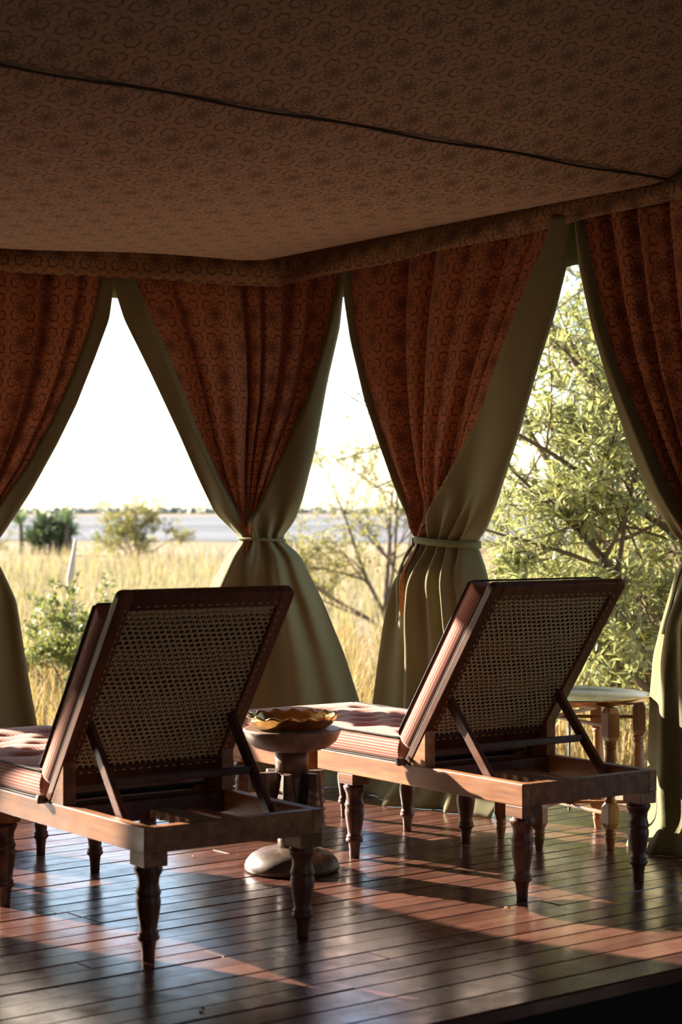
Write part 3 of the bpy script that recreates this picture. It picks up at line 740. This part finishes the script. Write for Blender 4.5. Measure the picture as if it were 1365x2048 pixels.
# ------------------------------------------------------------------ carved side table with fluted brass bowl
tx, ty = -.1646, 6.393
root = empty('carved_table', (tx, ty, 0), .3, label='round carved dark wood side table between the two loungers', cat='table')
mb = MB(); mb.lathe([(.150, 0), (.1585, .006), (.159, .018), (.153, .034), (.138, .052), (.112, .067), (.08, .076), (.05, .08)], 48); mb.build('base', M['carved'], root, True)
mb = MB(); mb.lathe([(.0475, .07), (.0475, .155)], 32); mb.build('lower_stem', M['carved'], root, True)
# carved body: a core with six pointed fins, narrow at the shoulder and flaring below, with notched outer edges
mb = MB(); mb.lathe([(.05, .145), (.058, .15), (.054, .30), (.056, .3295)], 32); mb.build('carved_core', M['carved'], root, True)
for i in range(6):
    a = R(-100) - .3 + i * math.pi / 3; c_, s_ = math.cos(a), math.sin(a); mb = MB()
    pt = lambda r, t, z: (r * c_ - t * s_, r * s_ + t * c_, z)
    zs = np.linspace(.33, .15, 15); vs = []
    for j, z in enumerate(zs):
        t = j / 14; hw = .014 + .034 * t; ro = .112 + .010 * t - (.010 if (j % 2 and t > .35) else 0)
        vs += [pt(.035, -hw * .8, z), pt(.094 + .004 * t, -hw, z), pt(ro, -.003 - hw * .12, z), pt(ro, .003 + hw * .12, z), pt(.094 + .004 * t, hw, z), pt(.035, hw * .8, z)]
    n_ = len(zs); fs = [(0, 1, 2, 3, 4, 5), tuple((n_ - 1) * 6 + k for k in (5, 4, 3, 2, 1, 0))] + [(j * 6 + k, (j + 1) * 6 + k, (j + 1) * 6 + (k + 1) % 6, j * 6 + (k + 1) % 6) for j in range(n_ - 1) for k in range(6)]
    mb.add(vs, fs); o = mb.build('carved_fin', M['carved'], root); fix_normals(o)
mb = MB(); mb.lathe([(.056, .325), (.056, .403)], 36); mb.build('upper_stem', M['carved'], root, True)
mb = MB(); mb.lathe([(.05, .398), (.085, .401), (.125, .413), (.15, .434), (.1635, .462), (.1645, .470), (.162, .474), (.15, .473), (.12, .470), (.0, .468)], 56, cap=False); mb.build('dish_top', M['carved'], root, True)
bowl = empty('fluted_brass_bowl', (tx + .0, ty, .474), 0, label='shallow fluted brass bowl on the carved table', cat='bowl')
def flute(a, r, z):
    k = math.cos(16 * a); t = max(0, (z - .006) / .04); return (r + .005 * k * t * (r > .1), z + .0045 * k * t)
mb = MB(); mb.lathe([(.105, 0), (.12, .003), (.138, .018), (.149, .036), (.157, .043), (.1575, .0455), (.154, .046), (.1455, .038), (.134, .021), (.116, .007), (.0, .005)], 160, rfun=flute); mb.build('bowl_body', M['brass'], bowl, True)

# ------------------------------------------------------------------ folding tray stand with round brass tray
sx, sy = .838, 7.008
stand = empty('folding_tray_stand', (sx, sy, 0), R(-62), label='six-legged turned wooden folding stand under the round brass tray', cat='stand')
sp = [(.013, 0), (.0135, .004), (.0165, .022), (.0195, .04), (.021, .044), (.0175, .048), (.021, .054), (.0215, .058), (.018, .062), (.022, .068), (.019, .074)]
up_ = [(.016, .162), (.021, .168), (.0215, .174), (.0165, .180), (.019, .20), (.0215, .23), (.022, .26), (.0195, .32), (.0175, .352), (.0215, .358), (.0175, .363), (.0215, .37), (.022, .376), (.018, .384)]
def oct_block(mb, z0, z1, h):                                       # square block with pointed chamfered ends
    q = .6 * h; zs = [(z0, q, 1), (z0 + .022, h, 0), (z1 - .022, h, 0), (z1, q, 1)]
    vs = []
    for (z, r, o) in zs: vs += [(-r, -r, z), (r, -r, z), (r, r, z), (-r, r, z)]
    fs = [(3, 2, 1, 0), (12, 13, 14, 15)]
    for i in range(3):
        for k in range(4): fs.append((i*4+k, i*4+(k+1) % 4, (i+1)*4+(k+1) % 4, (i+1)*4+k))
    mb.add(vs, fs)
for k in range(6):
    a = k * math.pi / 3; r0 = .252
    mb = MB(); mb.lathe(sp, 20); mb.lathe(up_, 20); o = mb.build('leg', M['pine'], stand, True); o.location = (r0 * math.cos(a), r0 * math.sin(a), 0); o.rotation_euler = (0, 0, a)
    mb = MB(); oct_block(mb, .07, .168, .0235); mb.build('lower_block', M['pine'], o, bevel=.002)
    mb = MB(); oct_block(mb, .378, .505, .0235); mb.build('upper_block', M['pine'], o, bevel=.002)
for k in range(3):
    a = k * math.pi / 3; c_, s_ = math.cos(a), math.sin(a)
    for (z, nm) in ((.124 + k * .011, 'lower_stretcher'), (.436 + k * .012, 'upper_stretcher')):
        mb = MB(); mb.bar((-.23 * c_, -.23 * s_, z), (.23 * c_, .23 * s_, z), .02, .0105 if True else 0); mb.build(nm, M['pine'], stand, bevel=.0015)
mb = MB(); mb.lathe([(.0045, .10), (.006, .104), (.006, .47), (.0045, .474)], 10); mb.build('pivot_pin', M['metal'], stand, True)
tray = empty('round_brass_tray', (sx, sy, .506), 0, label='round brass tray on the folding stand by the right lounger', cat='tray')
mb = MB(); mb.lathe([(.255, 0), (.272, .003), (.288, .014), (.300, .0225), (.303, .0235), (.3035, .026), (.301, .0275), (.294, .025), (.281, .0155), (.268, .0065), (.25, .0045), (.0, .0045)], 96); mb.build('tray_body', M['brass_tray'], tray, True)

# small dry leaves lying on the boards
for i, (x, y, rz, lab) in enumerate([(.5, 5.76, .4, 'tiny curled dry leaf on the boards by the right lounger leg'), (-.51, 6.62, 1.2, 'tiny curled dry leaf on the boards under the left lounger'), (-.335, 4.60, 2.1, 'tiny curled dry leaf on the boards in front of the left lounger')]):
    mb = MB(); vs = []
    for a in range(7):
        t = a / 6; wv = .0062 * math.sin(math.pi * min(.97, t + .03)); vs += [(-.011 + .022 * t, -wv, .002 + .004 * math.sin(t * 3)), (-.011 + .022 * t, 0, .0005 + .003 * math.sin(t * 3)), (-.011 + .022 * t, wv, .004 + .003 * math.sin(t * 3))]
    mb.add(vs, [q for a in range(6) for q in ((3*a, 3*a+3, 3*a+4, 3*a+1), (3*a+1, 3*a+4, 3*a+5, 3*a+2))])
    o = mb.build('dry_leaf', plain('dry_leaf_brown%d' % i, (.30, .13, .05), .7), None, True, label=lab, cat='leaf', group='dry leaves on the deck')
    o.location = (x, y, .001); o.rotation_euler = (0, 0, rz); sm = o.modifiers.new('s', 'SOLIDIFY'); sm.thickness = .001

# ------------------------------------------------------------------ outside: ground, pan, grass
def ground_mat():
    m = NT('savanna_ground'); p = m.n('NewGeometry').outputs['Position']
    n1 = m.noise(p, .09, 4); n2 = m.noise(m.mapping(p, scale=(.3, 1, 1)), .8, 5)
    f = m.math('ADD', m.math('MULTIPLY', n1, .6), m.math('MULTIPLY', n2, .4))
    m.base(m.ramp(f, [(.34, c4(.24, .23, .145)), (.46, c4(.33, .27, .185)), (.6, c4(.39, .32, .23))])); m.rough(1); m.b.inputs['Specular IOR Level'].default_value = .0
    return m.m
mb = MB(); mb.add([(-2500, 3, GROUND_Z), (2500, 3, GROUND_Z), (2500, 4000, GROUND_Z), (-2500, 4000, GROUND_Z)], [(0, 1, 2, 3)])
mb.build('ground', ground_mat(), None, kind='structure', label='dry straw-coloured savanna plain')
def pan_mat():
    m = NT('salt_pan'); p = m.n('NewGeometry').outputs['Position']; sp_ = m.n('SeparateXYZ'); m.set(sp_.inputs[0], p)
    n = m.noise(m.mapping(p, scale=(.002, .028, 1)), 1.0, 4)
    m.base(m.ramp(n, [(.36, c4(.12, .125, .14)), (.5, c4(.17, .175, .185)), (.62, c4(.23, .23, .225))])); m.rough(.7); m.b.inputs['Specular IOR Level'].default_value = .15
    return m.m
mb = MB(); vs = []; rg = random.Random(3)
for i in range(41):
    x = -260 + 520 * i / 40; vs += [(x, 99 + 7 * math.sin(i * .8) + rg.uniform(-3, 3), GROUND_Z + .03), (x * 3, 640 + 30 * math.sin(i), GROUND_Z + .03)]
mb.add(vs, [(2*i, 2*i+2, 2*i+3, 2*i+1) for i in range(40)])
mb.build('salt_pan', pan_mat(), None, label='pale grey flat pan stretching to the horizon', cat='pan')

def leaf_mat(name, col, var, trans=.35, rough=.45, obj_rand=False):
    m = NT(name); g = m.n('NewGeometry'); n = m.noise(g.outputs['Position'], 11, 2) if not obj_rand else m.n('ObjectInfo').outputs['Random']
    rp = g.outputs['Random Per Island'] if not obj_rand else n
    c = m.ramp(rp, [(0, c4(*[x * (1 - var) for x in col])), (.55, c4(*col)), (.88, c4(col[0] * 1.35, col[1] * 1.3, col[2] * 1.0)), (1, c4(col[0] * 1.9, col[1] * 1.5, col[2] * .7))])
    m.base(c); m.rough(rough)
    tr = m.n('BsdfTranslucent'); m.set(tr.inputs[0], m.mix(.5, c, c4(col[0] * 1.4, col[1] * 1.5, col[2] * .7)))
    mx = m.n('MixShader'); mx.inputs[0].default_value = trans
    m.t.links.new(m.b.outputs[0], mx.inputs[1]); m.t.links.new(tr.outputs[0], mx.inputs[2]); m.t.links.new(mx.outputs[0], m.t.nodes['Material Output'].inputs[0])
    return m.m
M['grass_straw'] = leaf_mat('straw_grass', (.36, .30, .21), .3, .25, .8)
M['grass_gold'] = leaf_mat('golden_grass', (.36, .265, .14), .35, .25, .8)
M['grass_green'] = leaf_mat('green_grass', (.23, .245, .125), .3, .25, .8)
M['olive_leaf'] = leaf_mat('olive_leaf', (.37, .39, .23), .5, .34, .3)
M['olive_leaf_single'] = leaf_mat('olive_leaf_single', (.39, .41, .23), .5, .34, .3, True)
M['bush_leaf'] = leaf_mat('bush_leaf', (.23, .26, .11), .4, .3, .6)
M['thorn_leaf'] = leaf_mat('thorn_leaf', (.29, .275, .12), .35, .4, .6)
M['dry_leaf'] = leaf_mat('dry_shrub_leaf', (.36, .31, .18), .4, .3, .6)
M['palm_leaf'] = leaf_mat('palm_leaf', (.18, .24, .14), .3, .2, .5)
M['hazed_leaf'] = leaf_mat('hazed_leaf', (.26, .29, .28), .3, .2, .8)  # pale bluish tone paints distance haze into the foliage colour
M['bark'] = plain('grey_bark', (.22, .17, .13), .9, var=.4, vs=14)
M['bark_dark'] = plain('dark_bark', (.13, .095, .07), .9, var=.4, vs=14)
M['dead_wood'] = plain('bleached_wood', (.55, .47, .38), .9, var=.25, vs=10)

def blades(name, mat, n, zr, hr, wr, seed, label, dens=1.3, xr=.24):
    rg = np.random.RandomState(seed)
    y = zr[0] + (zr[1] - zr[0]) * rg.rand(n) ** dens; x = (rg.rand(n) * 2 - 1) * xr * y
    # clumping
    cx = np.round(x / .55) * .55; x = np.where(rg.rand(n) < .55, cx + rg.normal(0, .10, n), x)
    h = rg.uniform(hr[0], hr[1], n) * (1 + y / 120); wd = rg.uniform(wr[0], wr[1], n) * (1 + y / 22)
    a = rg.uniform(0, 6.28, n); lean = rg.uniform(.05, .55, n); la = rg.uniform(0, 6.28, n)
    dx, dy = np.cos(a) * wd, np.sin(a) * wd; lx, ly = np.cos(la) * lean * h, np.sin(la) * lean * h
    z = np.full(n, GROUND_Z)
    V = np.stack([np.stack([x - dx, y - dy, z], 1), np.stack([x + dx, y + dy, z], 1),
                  np.stack([x + lx * .4 + dx * .7, y + ly * .4 + dy * .7, z + h * .6], 1), np.stack([x + lx * .4 - dx * .7, y + ly * .4 - dy * .7, z + h * .6], 1),
                  np.stack([x + lx, y + ly, z + h * .97], 1)], 1).reshape(-1, 3)
    keep_fs = []
    i = np.arange(n) * 5
    q = np.stack([i, i + 1, i + 2, i + 3], 1).tolist(); t = np.stack([i + 3, i + 2, i + 4], 1).tolist()
    return mesh_obj(name, V.tolist(), q + t, mat, None, False, kind='stuff', label=label, cat='grass')
blades('straw_grass', M['grass_straw'], 16000, (11.5, 60), (.18, .55), (.003, .006), 1, 'dry straw grass covering the plain outside')
blades('golden_grass', M['grass_gold'], 7000, (11.2, 19), (.25, .62), (.003, .006), 2, 'golden seeding grass close outside the tent', 1.0)
blades('green_grass', M['grass_green'], 4500, (20, 48), (.12, .3), (.004, .007), 3, 'green grass flush across the middle of the plain', 1.0)

# ------------------------------------------------------------------ trees and shrubs
def grow(rg, base, direction, length, rad, levels, spread=.6, kids=(3, 5), curve=.25, up=.1, shrink=.62, seg=5, gravity=0):
    """recursive branch skeleton; returns list of (points, radii, level)"""
    out = []
    def rec(p, d, L, r, lv):
        pts, rs = [Vector(p)], [r]; dd = Vector(d).normalized(); q = Vector(p)
        for i in range(seg):
            dd = (dd + Vector((rg.uniform(-1, 1), rg.uniform(-1, 1), rg.uniform(-1, 1) + up * 2 - gravity * lv)) * curve).normalized()
            q = q + dd * L / seg; pts.append(q.copy()); rs.append(r * (1 - .6 * (i + 1) / seg))
        out.append((pts, rs, lv))
        if lv >= levels: return
        for k in range(rg.randint(*kids)):
            t = rg.uniform(.3, 1.); i = min(seg - 1, int(t * seg)); b = pts[i].lerp(pts[i + 1], t * seg - i)
            ax = Vector((rg.uniform(-1, 1), rg.uniform(-1, 1), rg.uniform(-.6, 1))).normalized()
            nd = (pts[min(i + 1, seg)] - pts[i]).normalized() * (1 - spread) + ax * spread
            rec(b, nd, L * shrink * rg.uniform(.75, 1.2), max(rs[i] * .55, .0012), lv + 1)
    rec(base, direction, length, rad, 0)
    return out
def wood_mesh(br, name, mat, parent, lv0, lv1, base):
    mb = MB()
    for pts, rs, lv in br:
        if lv0 <= lv <= lv1: mb.tube([p - base for p in pts], rs, 7 if lv == 0 else 5 if lv == 1 else 4, cap=lv == 0)
    return mb.build(name, mat, parent, True) if mb.v else None
LEAF = np.array([(0, 0, 0), (.32, -.5, .04), (.32, .5, .04), (.72, -.36, .0), (.72, .36, .0), (1, 0, -.06), (.32, 0, -.03), (.72, 0, -.06)])
LEAF_F = [(0, 1, 6), (0, 6, 2), (1, 3, 7, 6), (6, 7, 4, 2), (3, 5, 7), (7, 5, 4)]
def leaf_matrix(p, d, up, L, Wd):
    x = d.normalized(); y = up.cross(x); y = y.normalized() if y.length > 1e-3 else Vector((0, 1, 0)); z = x.cross(y)
    return Matrix(((x.x * L, y.x * Wd, z.x * L, p.x), (x.y * L, y.y * Wd, z.y * L, p.y), (x.z * L, y.z * Wd, z.z * L, p.z), (0, 0, 0, 1)))
def leaves_on(br, rg, lv_min, per, Lr, Wr, clump=1.):
    ms = []
    for pts, rs, lv in br:
        if lv < lv_min: continue
        for k in range(per):
            t = rg.uniform(.15, 1.02) * (len(pts) - 1); i = min(len(pts) - 2, int(t)); b = pts[i].lerp(pts[i + 1], t - i); d = (pts[i + 1] - pts[i]).normalized()
            ax = Vector((rg.uniform(-1, 1), rg.uniform(-1, 1), rg.uniform(-1, 1))).normalized()
            ms.append(leaf_matrix(b, d * .8 + ax, Vector((rg.uniform(-.6, .6), rg.uniform(-.6, .6), 1)), rg.uniform(*Lr), rg.uniform(*Wr)))
    return ms
def leaf_mesh(ms, name, mat, parent, base, simple=False, **k):
    if simple: base_v = np.array([(0, 0, 0), (.45, -.5, 0), (1, 0, 0), (.45, .5, .03)]); base_f = [(0, 1, 2, 3)]
    else: base_v, base_f = LEAF, LEAF_F
    A = np.array([[list(r) for r in m] for m in ms]); nv = len(base_v)
    hv = np.concatenate([base_v, np.ones((nv, 1))], 1); V = np.einsum('nij,vj->nvi', A, hv)[:, :, :3] - np.array(base)
    fs = [tuple(i * nv + q for q in f) for i in range(len(ms)) for f in base_f]
    return mesh_obj(name, V.reshape(-1, 3).tolist(), fs, mat, parent, False, kind='stuff', **k)

# large leafy tree outside the right-hand gap
rg = random.Random(12)
base = Vector((2.75, 11.4, GROUND_Z)); tree = empty('leafy_tree', base, label='large olive-leaved tree filling the right-hand gap', cat='tree')
br = []
stems = [((-.50, -.12, .55), 2.3, .05), ((-.42, -.05, .95), 2.9, .055), ((-.22, -.1, 1.25), 3.3, .06), ((-.62, -.15, .25), 2.1, .035), ((.15, .1, 1.2), 2.9, .055), ((-.35, .25, .9), 2.6, .05), ((-.55, 0, .75), 2.6, .045), ((-.6, .1, .42), 2.3, .04), ((-.33, -.2, 1.1), 3.0, .045), ((-.30, -.1, 1.3), 3.7, .05), ((-.38, .1, 1.2), 3.5, .045)]
for d, L, r in stems: br += grow(rg, base + Vector((rg.uniform(-.25, .25), rg.uniform(-.2, .2), 0)), d, L, r, 3, .62, (7, 9), .11, .03, .40, 6)
wood_mesh(br, 'trunk', M['bark'], tree, 0, 0, base); wood_mesh(br, 'branches', M['bark_dark'], tree, 1, 3, base)
br = [b_ for b_ in br if b_[2] == 0 or b_[0][-1].x > .075 * b_[0][-1].y]
ms = leaves_on(br, rg, 2, 7, (.058, .098), (.016, .025))
ms = [m for m in ms if m.to_translation().x > .078 * m.to_translation().y]
def in_gap(m):
    p = m.to_translation(); k = p.x / p.y; hz = (p.z - H) / p.y
    return .08 < k < .165 and -.1 < hz < .14
ms.sort(key=lambda m: (0 if in_gap(m) else 1, m.to_translation().y - 8 * m.to_scale().x))
lm = []
for q in range(3):
    me = bpy.data.meshes.new('leaf'); me.from_pydata((LEAF * np.array([1, 1, 1 + .6 * q])).tolist(), [], LEAF_F); me.materials.append(M['olive_leaf_single']); lm.append(me)
for i, m in enumerate(ms[:300]):
    o = bpy.data.objects.new('leaf', lm[i % 3]); COL.objects.link(o); o.parent = tree; o.matrix_local = Matrix.Translation(-base) @ m
leaf_mesh(ms[300:], 'foliage', M['olive_leaf'], tree, base, label='dense narrow olive-green leaves')

def shrub(name, label, cat, base, stems, levels, per, Lr, Wr, lmat, bmat, seed, kids=(3, 5), shrink=.55, spread=.6, curve=.2, up=.05, lv_min=2, simple=True, group=None):
    rg = random.Random(seed); base = Vector(base); t = empty(name, base, label=label, cat=cat, group=group); br = []
    for d, L, r in stems: br += grow(rg, base + Vector((rg.uniform(-.05, .05), rg.uniform(-.05, .05), 0)), d, L, r, levels, spread, kids, curve, up, shrink)
    wood_mesh(br, 'branches', bmat, t, 0, levels, base); ms = leaves_on(br, rg, lv_min, per, Lr, Wr)
    leaf_mesh(ms, 'foliage', lmat, t, base, simple); return t
# tall grey-trunked tree behind it
shrub('tall_tree', 'tall grey-trunked tree behind the leafy tree', 'tree', (3.0, 21, GROUND_Z), [((-.12, 0, 1), 5.2, .24), ((.3, .1, .7), 4.2, .10), ((.3, 0, .8), 4.5, .12), ((.0, -.2, .9), 4.8, .08)], 3, 7, (.10, .17), (.035, .06), M['olive_leaf'], M['bark'], 5, (5, 7), .45, .6, .08, .06)
shrub('dry_shrub', 'dry twiggy grey shrub low behind the leafy tree', 'bush', (2.05, 13.2, GROUND_Z), [((-.7, 0, .8), 1.3, .02), ((-.4, .1, 1), 1.5, .02), ((-.1, 0, 1), 1.6, .022), ((.3, 0, 1), 1.6, .02), ((.7, 0, .8), 1.4, .02), ((-.9, 0, .45), 1.2, .016), ((.1, .2, .9), 1.5, .02)], 3, 6, (.04, .07), (.014, .024), M['dry_leaf'], M['bark'], 15, (5, 7), .5, .6, .14, .04)
# thorn bush seen between the corner curtain and the next
shrub('thorn_bush', 'sparse spreading thorn bush seen between the two middle curtains', 'bush', (.62, 26, GROUND_Z), [((-.85, 0, .75), 1.7, .03), ((-.5, .1, 1), 1.9, .035), ((-.05, 0, 1), 1.9, .04), ((.35, 0, 1), 2.0, .035), ((.8, 0, .7), 1.6, .03), ((-.95, -.1, .5), 1.4, .02), ((.15, .3, 1.1), 2.3, .03)], 3, 8, (.04, .08), (.02, .035), M['thorn_leaf'], M['bark_dark'], 8, (4, 6), .5, .55, .13, .05, lv_min=2)
# green bush at lower left
shrub('green_bush', 'fresh green leafy bush beyond the left lounger', 'bush', (-1.92, 14.2, GROUND_Z), [((-.45, 0, 1), .68, .012), ((-.1, .1, 1), .85, .013), ((.3, 0, 1), .76, .012), ((.65, 0, .8), .64, .011), ((-.7, .1, .7), .6, .011), ((.1, -.3, .9), .66, .011)], 3, 7, (.035, .055), (.022, .036), M['bush_leaf'], M['bark_dark'], 21, (4, 6), .5, .6, .15, .06)
# dead branches by the bush
for i, (b, pts, lab) in enumerate([((-2.45, 17.5, GROUND_Z), [(0, 0, 0), (.0, 0, .55), (-.03, 0, 1.0), (.02, 0, 1.36)], 'bleached upright dead stump behind the green bush'),
                                   ((-1.62, 13.6, GROUND_Z), [(.28, 0, 0), (.12, 0, .28), (-.1, 0, .56), (-.2, .02, .64)], 'bleached fallen branch leaning in the green bush')]):
    mb = MB(); mb.tube(pts, [.05, .045, .035, .012] if i == 0 else [.03, .026, .02, .009], 7); mb.tube([pts[1], tuple(np.array(pts[1]) + np.array([.16, .02, .24]))], [.018, .005], 5)
    o = mb.build('dead_branch', M['dead_wood'], None, True, label=lab, cat='branch', group='bleached dead wood'); o.location = b
# palm clump far out
base = Vector((-10.6, 70, GROUND_Z)); palm = empty('palm_clump', base, label='dense bluish green palm clump far out at the left', cat='palm')
rgp = random.Random(6)
for i in range(16):
    bx, by = rgp.uniform(-1.15, .85), rgp.uniform(-.6, .6); hh = rgp.uniform(.35, 1.15)
    mb = MB(); mb.tube([(bx, by, 0), (bx * 1.05, by, hh)], [.11, .08], 6); st = mb.build('palm_stem', M['bark_dark'], palm, True)
    mb = MB()
    for k in range(44):
        a = rgp.uniform(0, 6.28); e = rgp.uniform(-.2, 1.3); L = rgp.uniform(.55, .95); d = Vector((math.cos(a) * math.cos(e), math.sin(a) * math.cos(e), math.sin(e)))
        sd_ = Vector((-math.sin(a), math.cos(a), 0)) * .07; p0 = Vector((bx * 1.05, by, hh)); p1 = p0 + d * L * .6; p2 = p0 + d * L + Vector((0, 0, -.10))
        mb.add([p0 - sd_ * .4, p0 + sd_ * .4, p1 + sd_, p1 - sd_, p2], [(0, 1, 2, 3), (3, 2, 4)])
    mb.build('palm_fronds', M['palm_leaf'], st, kind='stuff')
# far acacia and others
shrub('acacia_tree', 'small flat-topped acacia far out in the grass', 'tree', (-6.1, 57, GROUND_Z), [((-.12, 0, 1), 1.0, .06), ((-.9, 0, .85), 1.5, .04), ((-.5, .2, 1), 1.5, .04), ((.25, 0, 1), 1.4, .035), ((.8, 0, .8), 1.3, .03), ((-.2, 0, 1.1), 1.6, .04)], 3, 7, (.06, .11), (.035, .06), M['thorn_leaf'], M['bark_dark'], 33, (4, 6), .5, .7, .15, .02)
for i, (x, y, s, lab) in enumerate([(-13.2, 72, .45, 'low dead-looking scrub left of the palm clump'), (-8.9, 74, .5, 'low dark scrub right of the palm clump')]):
    shrub('scrub', lab, 'bush', (x, y, GROUND_Z), [((-.6 * s, 0, .7), 1.0 * s * 2, .03), ((.5, 0, .7), .9 * s * 2, .03), ((0, 0, 1), 1.0 * s * 2, .03)], 3, 4, (.05, .1), (.04, .06), M['thorn_leaf'] if i == 0 else M['palm_leaf'], M['bark_dark'], 40 + i, (3, 5), .55, group='far scrub')
# distant tree line
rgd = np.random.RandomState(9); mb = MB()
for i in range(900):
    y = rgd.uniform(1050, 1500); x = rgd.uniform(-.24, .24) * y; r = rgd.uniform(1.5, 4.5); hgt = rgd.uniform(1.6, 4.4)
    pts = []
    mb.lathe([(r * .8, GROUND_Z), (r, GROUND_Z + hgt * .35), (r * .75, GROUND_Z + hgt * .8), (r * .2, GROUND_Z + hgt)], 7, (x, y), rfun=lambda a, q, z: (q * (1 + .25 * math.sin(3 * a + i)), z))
mb.build('distant_trees', M['hazed_leaf'], None, True, kind='stuff', label='thin dark line of trees along the horizon', cat='trees')
